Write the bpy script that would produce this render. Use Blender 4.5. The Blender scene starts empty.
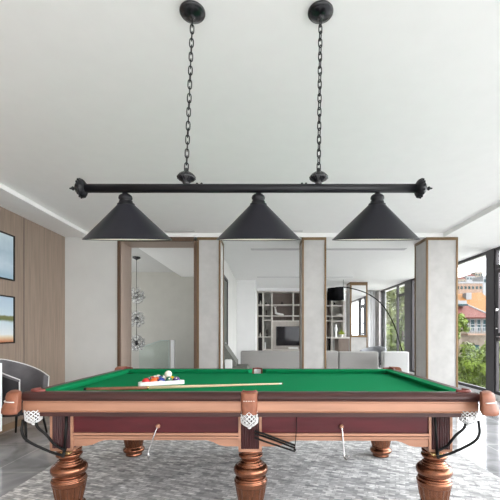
import bpy, bmesh, math, random
from mathutils import Vector, Matrix
PI = math.pi
S = bpy.context.scene
C = S.collection
random.seed(7)
F = 365.0
CX, CY, EYE = 266.0, 333.0, 1.22

def P(px, py, d):
    """world point at distance d along the view that lands on photograph pixel (px, py)"""
    return Vector(((px - CX) * d / F, d, EYE - (py - CY) * d / F))

# ------------------------------------------------------------------ materials
def mat(name, col, rough=0.5, metal=0.0, var=0.0, scale=8.0, stretch=(1, 1, 1), bump=0.0, spec=0.5, coat=0.0, col2=None, emit=None, estr=0.0, bscale=None):
    m = bpy.data.materials.new(name); m.use_nodes = True
    nt = m.node_tree; n = nt.nodes; l = nt.links
    b = n['Principled BSDF']
    b.inputs['Roughness'].default_value = rough
    b.inputs['Metallic'].default_value = metal
    b.inputs['Specular IOR Level'].default_value = spec
    b.inputs['Coat Weight'].default_value = coat
    b.inputs['Coat Roughness'].default_value = 0.08
    b.inputs['Base Color'].default_value = (*col, 1)
    if emit:
        b.inputs['Emission Color'].default_value = (*emit, 1); b.inputs['Emission Strength'].default_value = estr
    tc = n.new('ShaderNodeTexCoord'); mp = n.new('ShaderNodeMapping')
    mp.inputs['Scale'].default_value = stretch
    l.new(tc.outputs['Object'], mp.inputs['Vector'])
    ns = n.new('ShaderNodeTexNoise'); ns.inputs['Scale'].default_value = scale; ns.inputs['Detail'].default_value = 5
    l.new(mp.outputs['Vector'], ns.inputs['Vector'])
    if var > 0 or col2:
        r = n.new('ShaderNodeValToRGB')
        c2 = col2 or tuple(min(1, c * (1 + var)) for c in col)
        c1 = col if col2 else tuple(c * (1 - var) for c in col)
        r.color_ramp.elements[0].position = 0.3; r.color_ramp.elements[1].position = 0.7
        r.color_ramp.elements[0].color = (*c1, 1); r.color_ramp.elements[1].color = (*c2, 1)
        l.new(ns.outputs['Fac'], r.inputs['Fac']); l.new(r.outputs['Color'], b.inputs['Base Color'])
    if bump > 0:
        src = ns
        if bscale:
            src = n.new('ShaderNodeTexNoise'); src.inputs['Scale'].default_value = bscale
            l.new(tc.outputs['Object'], src.inputs['Vector'])
        bp = n.new('ShaderNodeBump'); bp.inputs['Strength'].default_value = bump; bp.inputs['Distance'].default_value = 0.01
        l.new(src.outputs['Fac'], bp.inputs['Height']); l.new(bp.outputs['Normal'], b.inputs['Normal'])
    return m

def glass_mat(name, tint=(1, 1, 1), refl=0.08):
    m = bpy.data.materials.new(name); m.use_nodes = True
    nt = m.node_tree; n = nt.nodes; l = nt.links
    n.clear()
    o = n.new('ShaderNodeOutputMaterial'); mx = n.new('ShaderNodeMixShader')
    t = n.new('ShaderNodeBsdfTransparent'); g = n.new('ShaderNodeBsdfGlossy')
    t.inputs['Color'].default_value = (*tint, 1); g.inputs['Roughness'].default_value = 0.02
    lw = n.new('ShaderNodeLayerWeight'); lw.inputs['Blend'].default_value = 0.5
    pw = n.new('ShaderNodeMath'); pw.operation = 'POWER'; pw.inputs[1].default_value = 4.0
    ma = n.new('ShaderNodeMath'); ma.operation = 'MULTIPLY_ADD'; ma.inputs[1].default_value = 0.5; ma.inputs[2].default_value = refl
    l.new(lw.outputs['Facing'], pw.inputs[0]); l.new(pw.outputs[0], ma.inputs[0]); l.new(ma.outputs[0], mx.inputs['Fac']); l.new(t.outputs[0], mx.inputs[1]); l.new(g.outputs[0], mx.inputs[2])
    l.new(mx.outputs[0], o.inputs['Surface'])
    return m

def brick_mat(name, c1, c2, mortar, w, h, msize, rough, rot=0.0, offset=0.0, noise=0.0, nscale=3.0, bump=0.0, coat=0.0, off_freq=2):
    m = bpy.data.materials.new(name); m.use_nodes = True
    nt = m.node_tree; n = nt.nodes; l = nt.links
    b = n['Principled BSDF']; b.inputs['Roughness'].default_value = rough; b.inputs['Coat Weight'].default_value = coat
    b.inputs['Coat Roughness'].default_value = 0.03
    tc = n.new('ShaderNodeTexCoord'); mp = n.new('ShaderNodeMapping'); mp.inputs['Rotation'].default_value = (0, 0, rot)
    l.new(tc.outputs['Object'], mp.inputs['Vector'])
    bt = n.new('ShaderNodeTexBrick'); bt.offset = offset; bt.offset_frequency = off_freq
    bt.inputs['Scale'].default_value = 1; bt.inputs['Brick Width'].default_value = w; bt.inputs['Row Height'].default_value = h
    bt.inputs['Mortar Size'].default_value = msize; bt.inputs['Mortar Smooth'].default_value = 0.1
    bt.inputs['Color1'].default_value = (*c1, 1); bt.inputs['Color2'].default_value = (*c2, 1); bt.inputs['Mortar'].default_value = (*mortar, 1)
    l.new(mp.outputs['Vector'], bt.inputs['Vector'])
    out = bt.outputs['Color']
    if noise > 0:
        ns = n.new('ShaderNodeTexNoise'); ns.inputs['Scale'].default_value = nscale; ns.inputs['Detail'].default_value = 6
        ns.inputs['Distortion'].default_value = 0.8
        l.new(tc.outputs['Object'], ns.inputs['Vector'])
        rp = n.new('ShaderNodeValToRGB')
        rp.color_ramp.elements[0].position = 0.3; rp.color_ramp.elements[1].position = 0.7
        a = 1 - noise; rp.color_ramp.elements[0].color = (a, a, a, 1); rp.color_ramp.elements[1].color = (1 + noise, 1 + noise, 1 + noise, 1)
        l.new(ns.outputs['Fac'], rp.inputs['Fac'])
        mx = n.new('ShaderNodeMix'); mx.data_type = 'RGBA'; mx.blend_type = 'MULTIPLY'; mx.inputs['Factor'].default_value = 1
        l.new(out, mx.inputs['A']); l.new(rp.outputs['Color'], mx.inputs['B']); out = mx.outputs['Result']
    l.new(out, b.inputs['Base Color'])
    if bump > 0:
        bp = n.new('ShaderNodeBump'); bp.inputs['Strength'].default_value = bump; bp.inputs['Distance'].default_value = 0.004
        l.new(bt.outputs['Color'], bp.inputs['Height']); l.new(bp.outputs['Normal'], b.inputs['Normal'])
    return m

M = {}
M['ceiling'] = mat('ceiling_paint', (0.86, 0.86, 0.85), 0.9, var=0.01)
M['ceiling_shaded'] = mat('shaded_ceiling_paint', (0.56, 0.56, 0.55), 0.9, var=0.01)  # raised hall ceiling: its shade is put into the paint colour
M['black_gloss'] = mat('gloss_black_metal', (0.007, 0.007, 0.009), 0.22, spec=0.6)
M['plaster'] = mat('grey_plaster', (0.60, 0.60, 0.58), 0.8, var=0.03, scale=3)
M['plaster_white'] = mat('white_plaster', (0.80, 0.80, 0.80), 0.8, var=0.02, scale=3)
M['hall_wall'] = mat('hall_wallpaper', (0.48, 0.47, 0.43), 0.8, var=0.03, scale=5)
M['stone'] = mat('pillar_stone', (0.47, 0.46, 0.447), 0.75, var=0.07, scale=7, bump=0.02)
M['gold'] = mat('brushed_gold', (0.18, 0.115, 0.06), 0.42, metal=0.6, var=0.1, scale=30)
M['bronze'] = mat('bronze_veneer', (0.115, 0.068, 0.042), 0.4, metal=0.15, var=0.15, scale=10, stretch=(8, 8, 0.5))
M['jamb'] = mat('jamb_veneer', (0.42, 0.33, 0.275), 0.45, var=0.12, scale=10, stretch=(10, 10, 0.5))
M['wood_wall'] = mat('wood_panel', (0.265, 0.20, 0.157), 0.42, var=0.16, scale=6, stretch=(7, 7, 0.35), bump=0.03)
M['seam'] = mat('panel_seam', (0.10, 0.08, 0.07), 0.6)
M['skirting'] = mat('skirting_brown', (0.22, 0.14, 0.08), 0.45)
M['floor'] = brick_mat('marble_tiles', (0.43, 0.43, 0.44), (0.37, 0.37, 0.38), (0.64, 0.64, 0.64), 0.8, 0.8, 0.006, 0.12, noise=0.45, nscale=2.2, coat=0.35)
M['rug'] = brick_mat('woven_rug', (0.84, 0.83, 0.82), (0.33, 0.33, 0.335), (0.42, 0.42, 0.42), 0.075, 0.03, 0.003, 0.95, rot=0.35, offset=0.37, noise=0.32, nscale=14, bump=0.5)
M['frame'] = mat('window_frame_dark', (0.060, 0.055, 0.060), 0.45, metal=0.3)
M['black'] = mat('black_metal', (0.006, 0.006, 0.008), 0.42, metal=0.1, spec=0.3)
M['shade'] = mat('satin_black_shade', (0.010, 0.010, 0.0145), 0.40, metal=0.0, spec=0.25)
M['lining'] = mat('white_enamel', (0.85, 0.80, 0.70), 0.5)
M['bulb'] = mat('lit_bulb', (1, 0.95, 0.85), 0.4, emit=(1, 0.86, 0.65), estr=6)
M['glass'] = glass_mat('window_glass', (0.98, 0.985, 0.985), 0.01)
M['green_glass'] = glass_mat('rail_glass', (0.90, 0.95, 0.935), 0.02)
M['glass_edge'] = mat('glass_edge', (0.45, 0.55, 0.53), 0.2)
M['bubble'] = glass_mat('bubble_glass', (0.97, 0.97, 0.97), 0.3)
M['chrome'] = mat('chrome', (0.7, 0.7, 0.72), 0.1, metal=1)
M['dchrome'] = mat('dark_chrome', (0.08, 0.08, 0.085), 0.2, metal=0.8)
M['mirror'] = mat('mirror', (0.9, 0.9, 0.9), 0.01, metal=1)
M['cloth'] = mat('green_cloth', (0.006, 0.225, 0.085), 0.95, var=0.05, scale=200, spec=0.05)
M['mahogany'] = mat('dark_mahogany', (0.050, 0.018, 0.016), 0.38, var=0.35, scale=5, stretch=(0.4, 6, 6), coat=0.12, spec=0.3)
M['maroon'] = mat('maroon_panel', (0.085, 0.010, 0.014), 0.4, var=0.25, scale=4, stretch=(0.5, 4, 4), coat=0.1, spec=0.25)
M['ribbed'] = mat('ribbed_maroon', (0.045, 0.011, 0.012), 0.35, coat=0.15, spec=0.3)
M['copper'] = mat('copper_wood', (0.40, 0.20, 0.125), 0.34, metal=0.25, var=0.15, scale=4, stretch=(0.5, 5, 5), coat=0.2)
M['leg'] = mat('leg_bronze', (0.25, 0.098, 0.052), 0.20, metal=0.88, var=0.2, scale=6, stretch=(3, 3, 1), coat=0.25)
M['leather'] = mat('tan_leather', (0.26, 0.095, 0.052), 0.55, var=0.15, scale=30, bump=0.15)
M['rim'] = mat('red_leather', (0.20, 0.045, 0.035), 0.5, var=0.15, scale=30)
M['stitch'] = mat('white_thread', (0.85, 0.82, 0.78), 0.8)
M['net'] = mat('white_net', (0.78, 0.78, 0.78), 0.8)
M['blackrail'] = mat('black_rubber', (0.007, 0.007, 0.007), 0.5, spec=0.2)
M['white'] = mat('white_plastic', (0.86, 0.86, 0.86), 0.35)
M['whitelac'] = mat('white_lacquer', (0.88, 0.89, 0.90), 0.3)
M['maple'] = mat('maple_shaft', (0.72, 0.56, 0.36), 0.3, var=0.08, scale=20, stretch=(0.5, 10, 10))
M['cuebutt'] = mat('rosewood_butt', (0.22, 0.09, 0.05), 0.25, var=0.2, scale=20, stretch=(0.5, 8, 8))
M['brass'] = mat('brass', (0.75, 0.52, 0.22), 0.25, metal=0.9)
M['sofa'] = mat('grey_linen', (0.44, 0.425, 0.41), 0.9, var=0.07, scale=60, bump=0.1)
M['sofa_light'] = mat('light_linen', (0.66, 0.66, 0.655), 0.9, var=0.04, scale=60, bump=0.1)
M['velvet'] = mat('charcoal_velvet', (0.10, 0.092, 0.098), 0.75, var=0.3, scale=5, bump=0.05)
M['velvet_dark'] = mat('black_velvet', (0.020, 0.018, 0.020), 0.85)
M['piping'] = mat('pale_piping', (0.75, 0.74, 0.73), 0.5)
M['olive'] = mat('olive_grey_fabric', (0.16, 0.165, 0.145), 0.8, var=0.1, scale=30)
M['greyfab'] = mat('blue_grey_fabric', (0.30, 0.31, 0.33), 0.85, var=0.08, scale=30)
M['shelf_frame'] = mat('shelf_frame', (0.60, 0.57, 0.53), 0.5)
M['shelf_wood'] = mat('shelf_back_wood', (0.19, 0.15, 0.13), 0.5, var=0.15, scale=8, stretch=(8, 8, 0.5))
M['shelf_dark'] = mat('shelf_back_dark', (0.050, 0.040, 0.038), 0.5)
M['shelf_grey'] = mat('shelf_back_grey', (0.42, 0.42, 0.40), 0.6, var=0.2, scale=6)
M['panel_grey'] = mat('tv_panel', (0.46, 0.42, 0.385), 0.5, var=0.1, scale=6, stretch=(6, 6, 0.5))
M['screen'] = mat('tv_screen', (0.012, 0.010, 0.013), 0.06)
M['drum'] = mat('drum_shade_black', (0.006, 0.006, 0.007), 0.9, spec=0.05)
M['curtain'] = mat('grey_curtain', (0.42, 0.40, 0.39), 0.9, var=0.05)
M['sheer'] = mat('sheer_curtain', (0.75, 0.75, 0.76), 0.9)
M['ceramic'] = mat('white_ceramic', (0.85, 0.85, 0.84), 0.3)
M['door'] = mat('dark_door', (0.10, 0.105, 0.09), 0.5)
M['counter'] = mat('walnut_counter', (0.17, 0.13, 0.105), 0.45, var=0.15, scale=6, stretch=(5, 5, 0.5))
M['fruit'] = mat('green_leafy', (0.42, 0.50, 0.08), 0.6)
M['vent'] = mat('vent_dark', (0.12, 0.12, 0.12), 0.6)
M['vent_frame'] = mat('vent_frame', (0.62, 0.62, 0.62), 0.6)
M['concrete'] = mat('slab_concrete', (0.5, 0.5, 0.49), 0.9, var=0.05)
M['ground'] = mat('garden_ground', (0.62, 0.62, 0.59), 0.95, var=0.12, scale=0.5)
M['bounce_slab'] = mat('bounce_stone', (0.62, 0.61, 0.59), 0.8, var=0.05, scale=2)
M['leaf_a'] = mat('leaf_bright', (0.105, 0.155, 0.012), 0.6, var=0.45, scale=1.5)
M['leaf_b'] = mat('leaf_deep', (0.030, 0.062, 0.008), 0.6, var=0.4, scale=1.5)
M['leaf_c'] = mat('leaf_yellow', (0.085, 0.105, 0.025), 0.6, var=0.4, scale=1.5)
M['bark'] = mat('bark', (0.12, 0.09, 0.06), 0.9, var=0.3, scale=8, bump=0.2)
M['tile_red'] = mat('red_roof_tiles', (0.115, 0.034, 0.026), 0.7, var=0.18, scale=5)
M['tile_orange'] = mat('orange_roof_tiles', (0.19, 0.078, 0.010), 0.7, var=0.10, scale=4)
M['peach'] = mat('peach_render', (0.20, 0.135, 0.10), 0.8, var=0.08, scale=3)
M['cream'] = mat('cream_render', (0.18, 0.15, 0.12), 0.8, var=0.08, scale=3)
M['bwhite'] = mat('white_render', (0.21, 0.215, 0.225), 0.8, var=0.05)
M['pane'] = mat('house_pane', (0.012, 0.04, 0.048), 0.3, spec=0.1)
M['hill'] = mat('hill_scrub', (0.035, 0.05, 0.022), 0.95, var=0.5, scale=0.25)

def art_mat(name, stops, warp):
    m = bpy.data.materials.new(name); m.use_nodes = True
    nt = m.node_tree; n = nt.nodes; l = nt.links; b = n['Principled BSDF']; b.inputs['Roughness'].default_value = 0.3
    tc = n.new('ShaderNodeTexCoord'); sp = n.new('ShaderNodeSeparateXYZ'); l.new(tc.outputs['Generated'], sp.inputs[0])
    ns = n.new('ShaderNodeTexNoise'); ns.inputs['Scale'].default_value = 4; ns.inputs['Detail'].default_value = 4
    l.new(tc.outputs['Generated'], ns.inputs['Vector'])
    ma = n.new('ShaderNodeMath'); ma.operation = 'MULTIPLY_ADD'; ma.inputs[1].default_value = warp; ma.inputs[2].default_value = -warp / 2
    l.new(ns.outputs['Fac'], ma.inputs[0])
    ad = n.new('ShaderNodeMath'); l.new(sp.outputs['Z'], ad.inputs[0]); l.new(ma.outputs[0], ad.inputs[1])
    r = n.new('ShaderNodeValToRGB')
    while len(r.color_ramp.elements) < len(stops): r.color_ramp.elements.new(0.5)
    for e, (p, c) in zip(r.color_ramp.elements, stops): e.position = p; e.color = (*c, 1)
    l.new(ad.outputs[0], r.inputs['Fac']); l.new(r.outputs['Color'], b.inputs['Base Color'])
    return m
M['art_sky'] = art_mat('painting_sky', [(0, (0.32, 0.45, 0.55)), (0.35, (0.48, 0.58, 0.66)), (0.6, (0.36, 0.47, 0.56)), (1, (0.55, 0.66, 0.72))], 0.5)
M['art_sea'] = art_mat('painting_shore', [(0, (0.42, 0.14, 0.06)), (0.10, (0.62, 0.50, 0.33)), (0.17, (0.66, 0.70, 0.72)), (0.45, (0.50, 0.60, 0.66)), (0.50, (0.13, 0.15, 0.05)), (0.57, (0.17, 0.17, 0.07)), (0.60, (0.50, 0.60, 0.68)), (1, (0.40, 0.52, 0.64))], 0.10)

# ------------------------------------------------------------------ mesh builder
class MB:
    def __init__(s): s.bm = bmesh.new()
    def box(s, x0, x1, y0, y1, z0, z1, mi=0, bev=0.0):
        vs = [s.bm.verts.new(c) for c in ((x0,y0,z0),(x1,y0,z0),(x1,y1,z0),(x0,y1,z0),(x0,y0,z1),(x1,y0,z1),(x1,y1,z1),(x0,y1,z1))]
        fs = [s.bm.faces.new([vs[i] for i in q]) for q in ((0,3,2,1),(4,5,6,7),(0,1,5,4),(1,2,6,5),(2,3,7,6),(3,0,4,7))]
        for f in fs: f.material_index = mi
        if bev > 0:
            es = list({e for f in fs for e in f.edges})
            r = bmesh.ops.bevel(s.bm, geom=es, offset=bev, segments=3, affect='EDGES', profile=0.5)
            for f in r['faces']: f.smooth = True
        return s
    def prism(s, pts, axis, a, b, mi=0, smooth=False):
        """extrude a 2-D outline along axis from a to b; outline coords are the two other axes in order"""
        def mk(p, t):
            if axis == 'x': return (t, p[0], p[1])
            if axis == 'y': return (p[0], t, p[1])
            return (p[0], p[1], t)
        A = [s.bm.verts.new(mk(p, a)) for p in pts]; B = [s.bm.verts.new(mk(p, b)) for p in pts]
        n = len(pts); fs = []
        for i in range(n):
            f = s.bm.faces.new((A[i], A[(i+1) % n], B[(i+1) % n], B[i])); f.smooth = smooth; fs.append(f)
        fs.append(s.bm.faces.new(A)); fs.append(s.bm.faces.new(B[::-1]))
        for f in fs: f.material_index = mi
        return s
    def tube(s, pts, r, seg=8, mi=0, closed=False, smooth=True):
        pts = [Vector(p) for p in pts]; n = len(pts)
        rs = r if isinstance(r, (list, tuple)) else [r] * n
        rings = []; up = None
        for i, p in enumerate(pts):
            if closed: t = (pts[(i+1) % n] - pts[i-1])
            else: t = pts[min(i+1, n-1)] - pts[max(i-1, 0)]
            t.normalize()
            if up is None:
                up = Vector((0, 0, 1)) if abs(t.z) < 0.9 else Vector((1, 0, 0))
            u = t.cross(up)
            if u.length < 1e-5: u = t.cross(Vector((0, 1, 0)))
            u.normalize(); v = u.cross(t).normalized(); up = v
            rings.append([s.bm.verts.new(p + (u * math.cos(2*PI*k/seg) + v * math.sin(2*PI*k/seg)) * rs[i]) for k in range(seg)])
        for i in range(n if closed else n-1):
            A, B = rings[i], rings[(i+1) % n]
            for k in range(seg):
                f = s.bm.faces.new((A[k], A[(k+1) % seg], B[(k+1) % seg], B[k])); f.material_index = mi; f.smooth = smooth
        if not closed:
            s.bm.faces.new(rings[0][::-1]).material_index = mi; s.bm.faces.new(rings[-1]).material_index = mi
        return s
    def lathe(s, prof, seg=32, c=(0, 0, 0), axis='z', mi=0, smooth=True, rfun=None, cap=True, ang=0):
        """prof: list of (r, h)"""
        rings = []
        for r, h in prof:
            ring = []
            for k in range(seg):
                a = 2*PI*k/seg + ang
                rr = r * (rfun(a, h) if rfun else 1)
                x, y = rr*math.cos(a), rr*math.sin(a)
                q = (x, y, h) if axis == 'z' else ((h, x, y) if axis == 'x' else (x, h, y))
                ring.append(s.bm.verts.new((q[0]+c[0], q[1]+c[1], q[2]+c[2])))
            rings.append(ring)
        for A, B in zip(rings, rings[1:]):
            for k in range(seg):
                f = s.bm.faces.new((A[k], A[(k+1) % seg], B[(k+1) % seg], B[k])); f.material_index = mi; f.smooth = smooth
        if cap:
            s.bm.faces.new(rings[0][::-1]).material_index = mi; s.bm.faces.new(rings[-1]).material_index = mi
        return s
    def ball(s, c, r, seg=16, sz=1.0, mi=0):
        n = max(6, seg // 2)
        prof = [(max(1e-4, r*math.sin(PI*i/n)), -r*sz*math.cos(PI*i/n)) for i in range(n+1)]
        return s.lathe(prof, seg, c, mi=mi)
    def quad(s, a, b, c, d, mi=0):
        f = s.bm.faces.new([s.bm.verts.new(p) for p in (a, b, c, d)]); f.material_index = mi; return s
    def poly(s, pts, mi=0):
        f = s.bm.faces.new([s.bm.verts.new(p) for p in pts]); f.material_index = mi; return s
    def slab(s, pts, thick, mi=0):
        """solid from a flat outline (3-D points), pushed back along its normal"""
        pts = [Vector(p) for p in pts]
        nrm = (pts[1]-pts[0]).cross(pts[2]-pts[0]).normalized() * thick
        A = [s.bm.verts.new(p) for p in pts]; B = [s.bm.verts.new(p - nrm) for p in pts]
        n = len(pts); fs = [s.bm.faces.new(A), s.bm.faces.new(B[::-1])]
        for i in range(n): fs.append(s.bm.faces.new((A[i], B[i], B[(i+1) % n], A[(i+1) % n])))
        for f in fs: f.material_index = mi
        return s
    def xform(s, mtx):
        bmesh.ops.transform(s.bm, matrix=mtx, verts=s.bm.verts); return s
    def done(s, name, m, parent=None, loc=None, rotz=0.0):
        bmesh.ops.recalc_face_normals(s.bm, faces=s.bm.faces)
        me = bpy.data.meshes.new(name); s.bm.to_mesh(me); s.bm.free()
        for mm in (m if isinstance(m, (list, tuple)) else [m]): me.materials.append(mm)
        o = bpy.data.objects.new(name, me); C.objects.link(o)
        if parent: o.parent = parent
        if loc is not None: o.location = loc
        if rotz: o.rotation_euler[2] = rotz
        return o

def tag(o, label, cat, group=None, kind=None):
    o['label'] = label; o['category'] = cat
    if group: o['group'] = group
    if kind: o['kind'] = kind
    return o
def thing(name, label, cat, loc=(0, 0, 0), rotz=0.0, group=None):
    o = bpy.data.objects.new(name, None); C.objects.link(o); o.empty_display_size = 0.1
    o.location = loc; o.rotation_euler = (0, 0, rotz)
    return tag(o, label, cat, group)
def struct(o, label=None):
    o['kind'] = 'structure'
    if label: o['label'] = label
    return o
def clone(o, parent=None):
    kids = list(o.children)
    c = o.copy(); C.objects.link(c)
    if parent: c.parent = parent
    for k in kids: clone(k, c)
    return c

# ------------------------------------------------------------------ ROOM SHELL
XL, XR, YB = -3.25, 4.19, 5.9          # left wall, window wall, pillar plane
ZS, ZT = 2.77, 2.835                   # soffit and tray ceiling heights
Y0 = -2.2
mb = MB()
mb.box(XL-0.3, XR+0.35, Y0, 13.8, -0.3, 0.0); mb.box(-5.2, XL-0.3, 6.38, 10.3, -0.3, 0.0)
struct(mb.done('floor', M['floor']), 'polished grey marble tile floor')
# ceiling of the billiard room: tray with lower soffits around it
mb = MB()
mb.box(-2.86, 2.87, Y0, YB, ZT, 3.0)
mb.box(XL-0.3, -2.86, Y0, YB+0.48, ZS, 3.0)
mb.box(2.87, XR+0.35, Y0, YB+0.48, ZS, 3.0)
mb.box(-2.86, 2.87, YB, YB+0.48, ZS, 3.0)
struct(mb.done('ceiling', M['ceiling']), 'white tray ceiling above the billiard table')
mb = MB(); mb.prism([(-2.86, ZS), (-2.835, ZS), (-2.835, ZS+0.034), (-2.845, ZS+0.038), (-2.86, ZS+0.038)], 'y', Y0, YB-0.02)
struct(mb.done('trim_1', M['ceiling']), 'white moulding along the tray edge')
mb = MB(); mb.box(-0.98, XR+0.35, YB+0.48, 13.8, ZS, 3.0)
struct(mb.done('ceiling', M['ceiling']), 'white living room ceiling')
mb = MB(); mb.box(-2.33, -0.98, YB+0.48, 10.3, ZS, 3.05); 
struct(mb.done('ceiling', M['ceiling']), 'lower white hall ceiling')
mb = MB(); mb.box(-5.2, -2.33, YB+0.48, 10.3, 2.90, 3.05); struct(mb.done('ceiling', M['ceiling_shaded']), 'raised hall ceiling with its shade painted in as grey')
# left wood wall
root = MB(); root.box(XL-0.15, XL, Y0, YB+0.24, 0.0, ZS)
wl = struct(root.done('wall_left', M['wood_wall']), 'brown wood panel wall with vertical seams')
mb = MB()
for y in (4.9, 3.9, 2.9, 1.9, 0.9, -0.1): mb.box(XL-0.002, XL+0.0025, y-0.006, y+0.006, 0.08, ZS)
o = mb.done('panel_seam', M['seam'], wl)
mb = MB(); mb.box(XL, XL+0.014, Y0, YB, 0.0, 0.085)
struct(mb.done('baseboard_left', M['skirting']), 'brown skirting along the wood wall')
# grey return wall beside the hall opening
mb = MB(); mb.box(XL, -2.40, YB, YB+0.48, 0, ZS)
struct(mb.done('wall_back', M['plaster']), 'plain grey wall between wood wall and hall opening')
# hall opening frame
of = MB()
of.box(-2.40, -2.362, YB-0.012, YB+0.49, 0, ZS)
of.box(-2.362, -1.165, YB-0.012, YB+0.035, ZS-0.065, ZS); 
of.box(-1.165, -1.115, YB-0.012, YB+0.49, 0, ZS-0.065)
tr = struct(of.done('trim_2', M['bronze']), 'dark bronze frame round the hall opening')
mb = MB(); mb.box(-2.3625, -2.353, YB+0.036, YB+0.485, 0, ZS-0.05); mb.done('jamb_lining', M['jamb'], tr)
mb = MB(); mb.box(-2.352, -1.165, YB+0.035, YB+0.485, ZS-0.06, ZS-0.0005); mb.done('head_lining', M['jamb'], tr)
# pillars
def pillar(name, x0, x1, y0, y1, label, mirror=False, rr=True):
    mb = MB(); mb.box(x0+0.012, x1-0.012, y0+0.012, y1-0.012, 0, ZS-0.002)
    p = struct(mb.done(name, M['stone']), label)
    e = 0.028
    mb = MB()
    for (xa, ya) in ((x0, y0), (x1-e, y0), (x0, y1-e), (x1-e, y1-e)):
        mb.box(xa, xa+e, ya, ya+e, 0, ZS-0.045)
    mb.done('corner_strip', M['gold'], p)
    mb = MB(); mb.box(x0-0.001, x1+0.001, y0-0.001, y1+0.001, ZS-0.045, ZS-0.001); mb.done('top_band', M['gold'], p)
    if mirror:
        mb = MB(); mb.box(x0+0.03, x1-0.03, y0+0.004, y0+0.010, 1.15, ZS-0.10); mb.done('mirror_panel', M['mirror'], p)
        mb = MB(); mb.box(x0, x1, y0-0.006, y0+0.012, 1.09, 1.15); mb.box(x0+.001, x0+0.045, y0-0.006, y0+0.012, 1.15, ZS-0.1); mb.box(x1-0.045, x1-.001, y0-0.006, y0+0.012, 1.15, ZS-0.1); mb.box(x0, x1, y0-0.006, y0+0.012, ZS-0.1, ZS-0.046)
        mb.done('mirror_frame', M['gold'], p)
    return p
pillar('pillar', -1.113, -0.735, YB, YB+0.48, 'pale stone pillar with gold edges left of the middle opening')
pillar('pillar', 0.585, 0.975, YB, YB+0.48, 'pale stone pillar with gold edges between two openings')
pillar('pillar', 2.595, 3.105, YB, YB+0.48, 'wide pale stone pillar with gold edges by the window wall')
pillar('pillar', 2.56, 3.09, 11.1, 11.6, 'mirror fronted pillar in the living room', mirror=True)
# living room side wall, far wall
mb = MB(); mb.box(-0.98, -0.86, YB+0.48, 10.7, 0, ZS)
struct(mb.done('wall_side', M['plaster']), 'grey side wall of the living room')
mb = MB(); mb.box(-0.98, -0.31, 10.7, 13.4, 0, ZS)
struct(mb.done('wall_alcove', M['plaster_white']), 'white wall end beside the bookcase')
mb = MB(); mb.box(-0.98, XR+0.2, 13.4, 13.6, 0, ZS); mb.box(-0.31, 2.95, 12.49, 13.4, 2.665, ZS)
struct(mb.done('wall_far', M['plaster_white']), 'white far wall of the living room')
mb = MB(); mb.box(-0.861, -0.835, 7.0, 7.85, 0, 2.36)
d = struct(mb.done('door_1', M['door']), 'dark door in the living room side wall')
mb = MB(); mb.box(-0.835, -0.815, 7.0, 7.06, 0, 2.36); mb.box(-0.835, -0.815, 7.79, 7.85, 0, 2.36); mb.box(-0.835, -0.815, 7.06, 7.79, 2.30, 2.36); mb.done('door_frame', M['frame'], d)
mb = MB(); mb.tube([(-0.835, 7.12, 1.02), (-0.79, 7.12, 1.02), (-0.79, 7.24, 1.02)], 0.009); mb.done('door_handle', M['chrome'], d)
# hall walls
mb = MB(); mb.box(-5.2, -0.98, 10.1, 10.3, 0, 3.05)
struct(mb.done('wall_hall', M['hall_wall']), 'warm grey end wall of the hall')

# window wall on the right: units between posts
mb = MB(); mb.box(XR-0.02, XR+0.22, Y0, 13.6, 0.0, 0.10); mb.box(XR+0.0, XR+0.22, 13.40, 13.6, 0.1, ZS)
struct(mb.done('wall_right', M['plaster_white']), 'low white curb under the tall windows')
def window(i, y0, y1, posts=(), transoms=(), casement=None):
    mb = MB(); e = 0.05
    mb.box(XR-0.005, XR+0.05, y0, y0+e, 0.10, ZS-0.001); mb.box(XR-0.005, XR+0.05, y1-e, y1, 0.10, ZS-0.001)
    mb.box(XR-0.005, XR+0.05, y0+e, y1-e, 0.10, 0.16); mb.box(XR-0.005, XR+0.05, y0+e, y1-e, ZS-0.05, ZS-0.001)
    w = struct(mb.done('window_%d' % i, M['frame']), 'dark framed floor to ceiling window')
    for p in posts:
        mb = MB(); mb.box(XR+0.0, XR+0.045, p-0.03, p+0.03, 0.16, ZS-0.05); mb.done('mullion', M['frame'], w)
    for z in transoms:
        mb = MB(); mb.box(XR+0.0, XR+0.045, y0+e, y1-e, z-0.035, z+0.035); mb.done('transom', M['frame'], w)
    if casement:
        z0, z1 = casement
        mb = MB(); a, b = y0+e+.012, y1-e-.012
        mb.box(XR-0.015, XR+0.02, a, a+0.06, z0, z1); mb.box(XR-0.015, XR+0.02, b-0.06, b, z0, z1)
        mb.box(XR-0.015, XR+0.02, a+0.06, b-0.06, z0, z0+0.06); mb.box(XR-0.015, XR+0.02, a+0.06, b-0.06, z1-0.06, z1)
        cs = mb.done('casement', M['frame'], w)
        mb = MB(); mb.box(XR-0.045, XR-0.02, b-0.045, b-0.015, 1.62, 1.66); mb.tube([(XR-0.05, b-0.03, 1.64), (XR-0.05, b-0.11, 1.64)], 0.009); mb.done('window_handle', M['chrome'], cs)
        mb = MB(); mb.ball((XR-0.03, b-0.03, 1.30), 0.016, 10); mb.done('latch', M['chrome'], cs)
    mb = MB(); mb.box(XR+0.030, XR+0.036, y0+e-.01, y1-e+.01, 0.15, ZS-0.04); mb.done('glass_pane', M['glass'], w)
    return w
def post(n, y0, y1):
    mb = MB(); mb.box(XR-0.02, XR+0.08, y0, y1, 0.10, ZS-0.001)
    struct(mb.done('trim_%d' % n, M['frame']), 'dark post between windows')
window(1, 11.66, 13.40)
window(2, 10.98, 11.66, transoms=(2.4,))
post(3, 10.5, 10.98)
window(3, 6.90, 10.5, posts=(8.85,))
post(4, 6.68, 6.90)
window(4, 5.85, 6.68, transoms=(2.42, 1.11), casement=(1.16, 2.37))
post(5, 5.72, 5.85)
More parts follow.
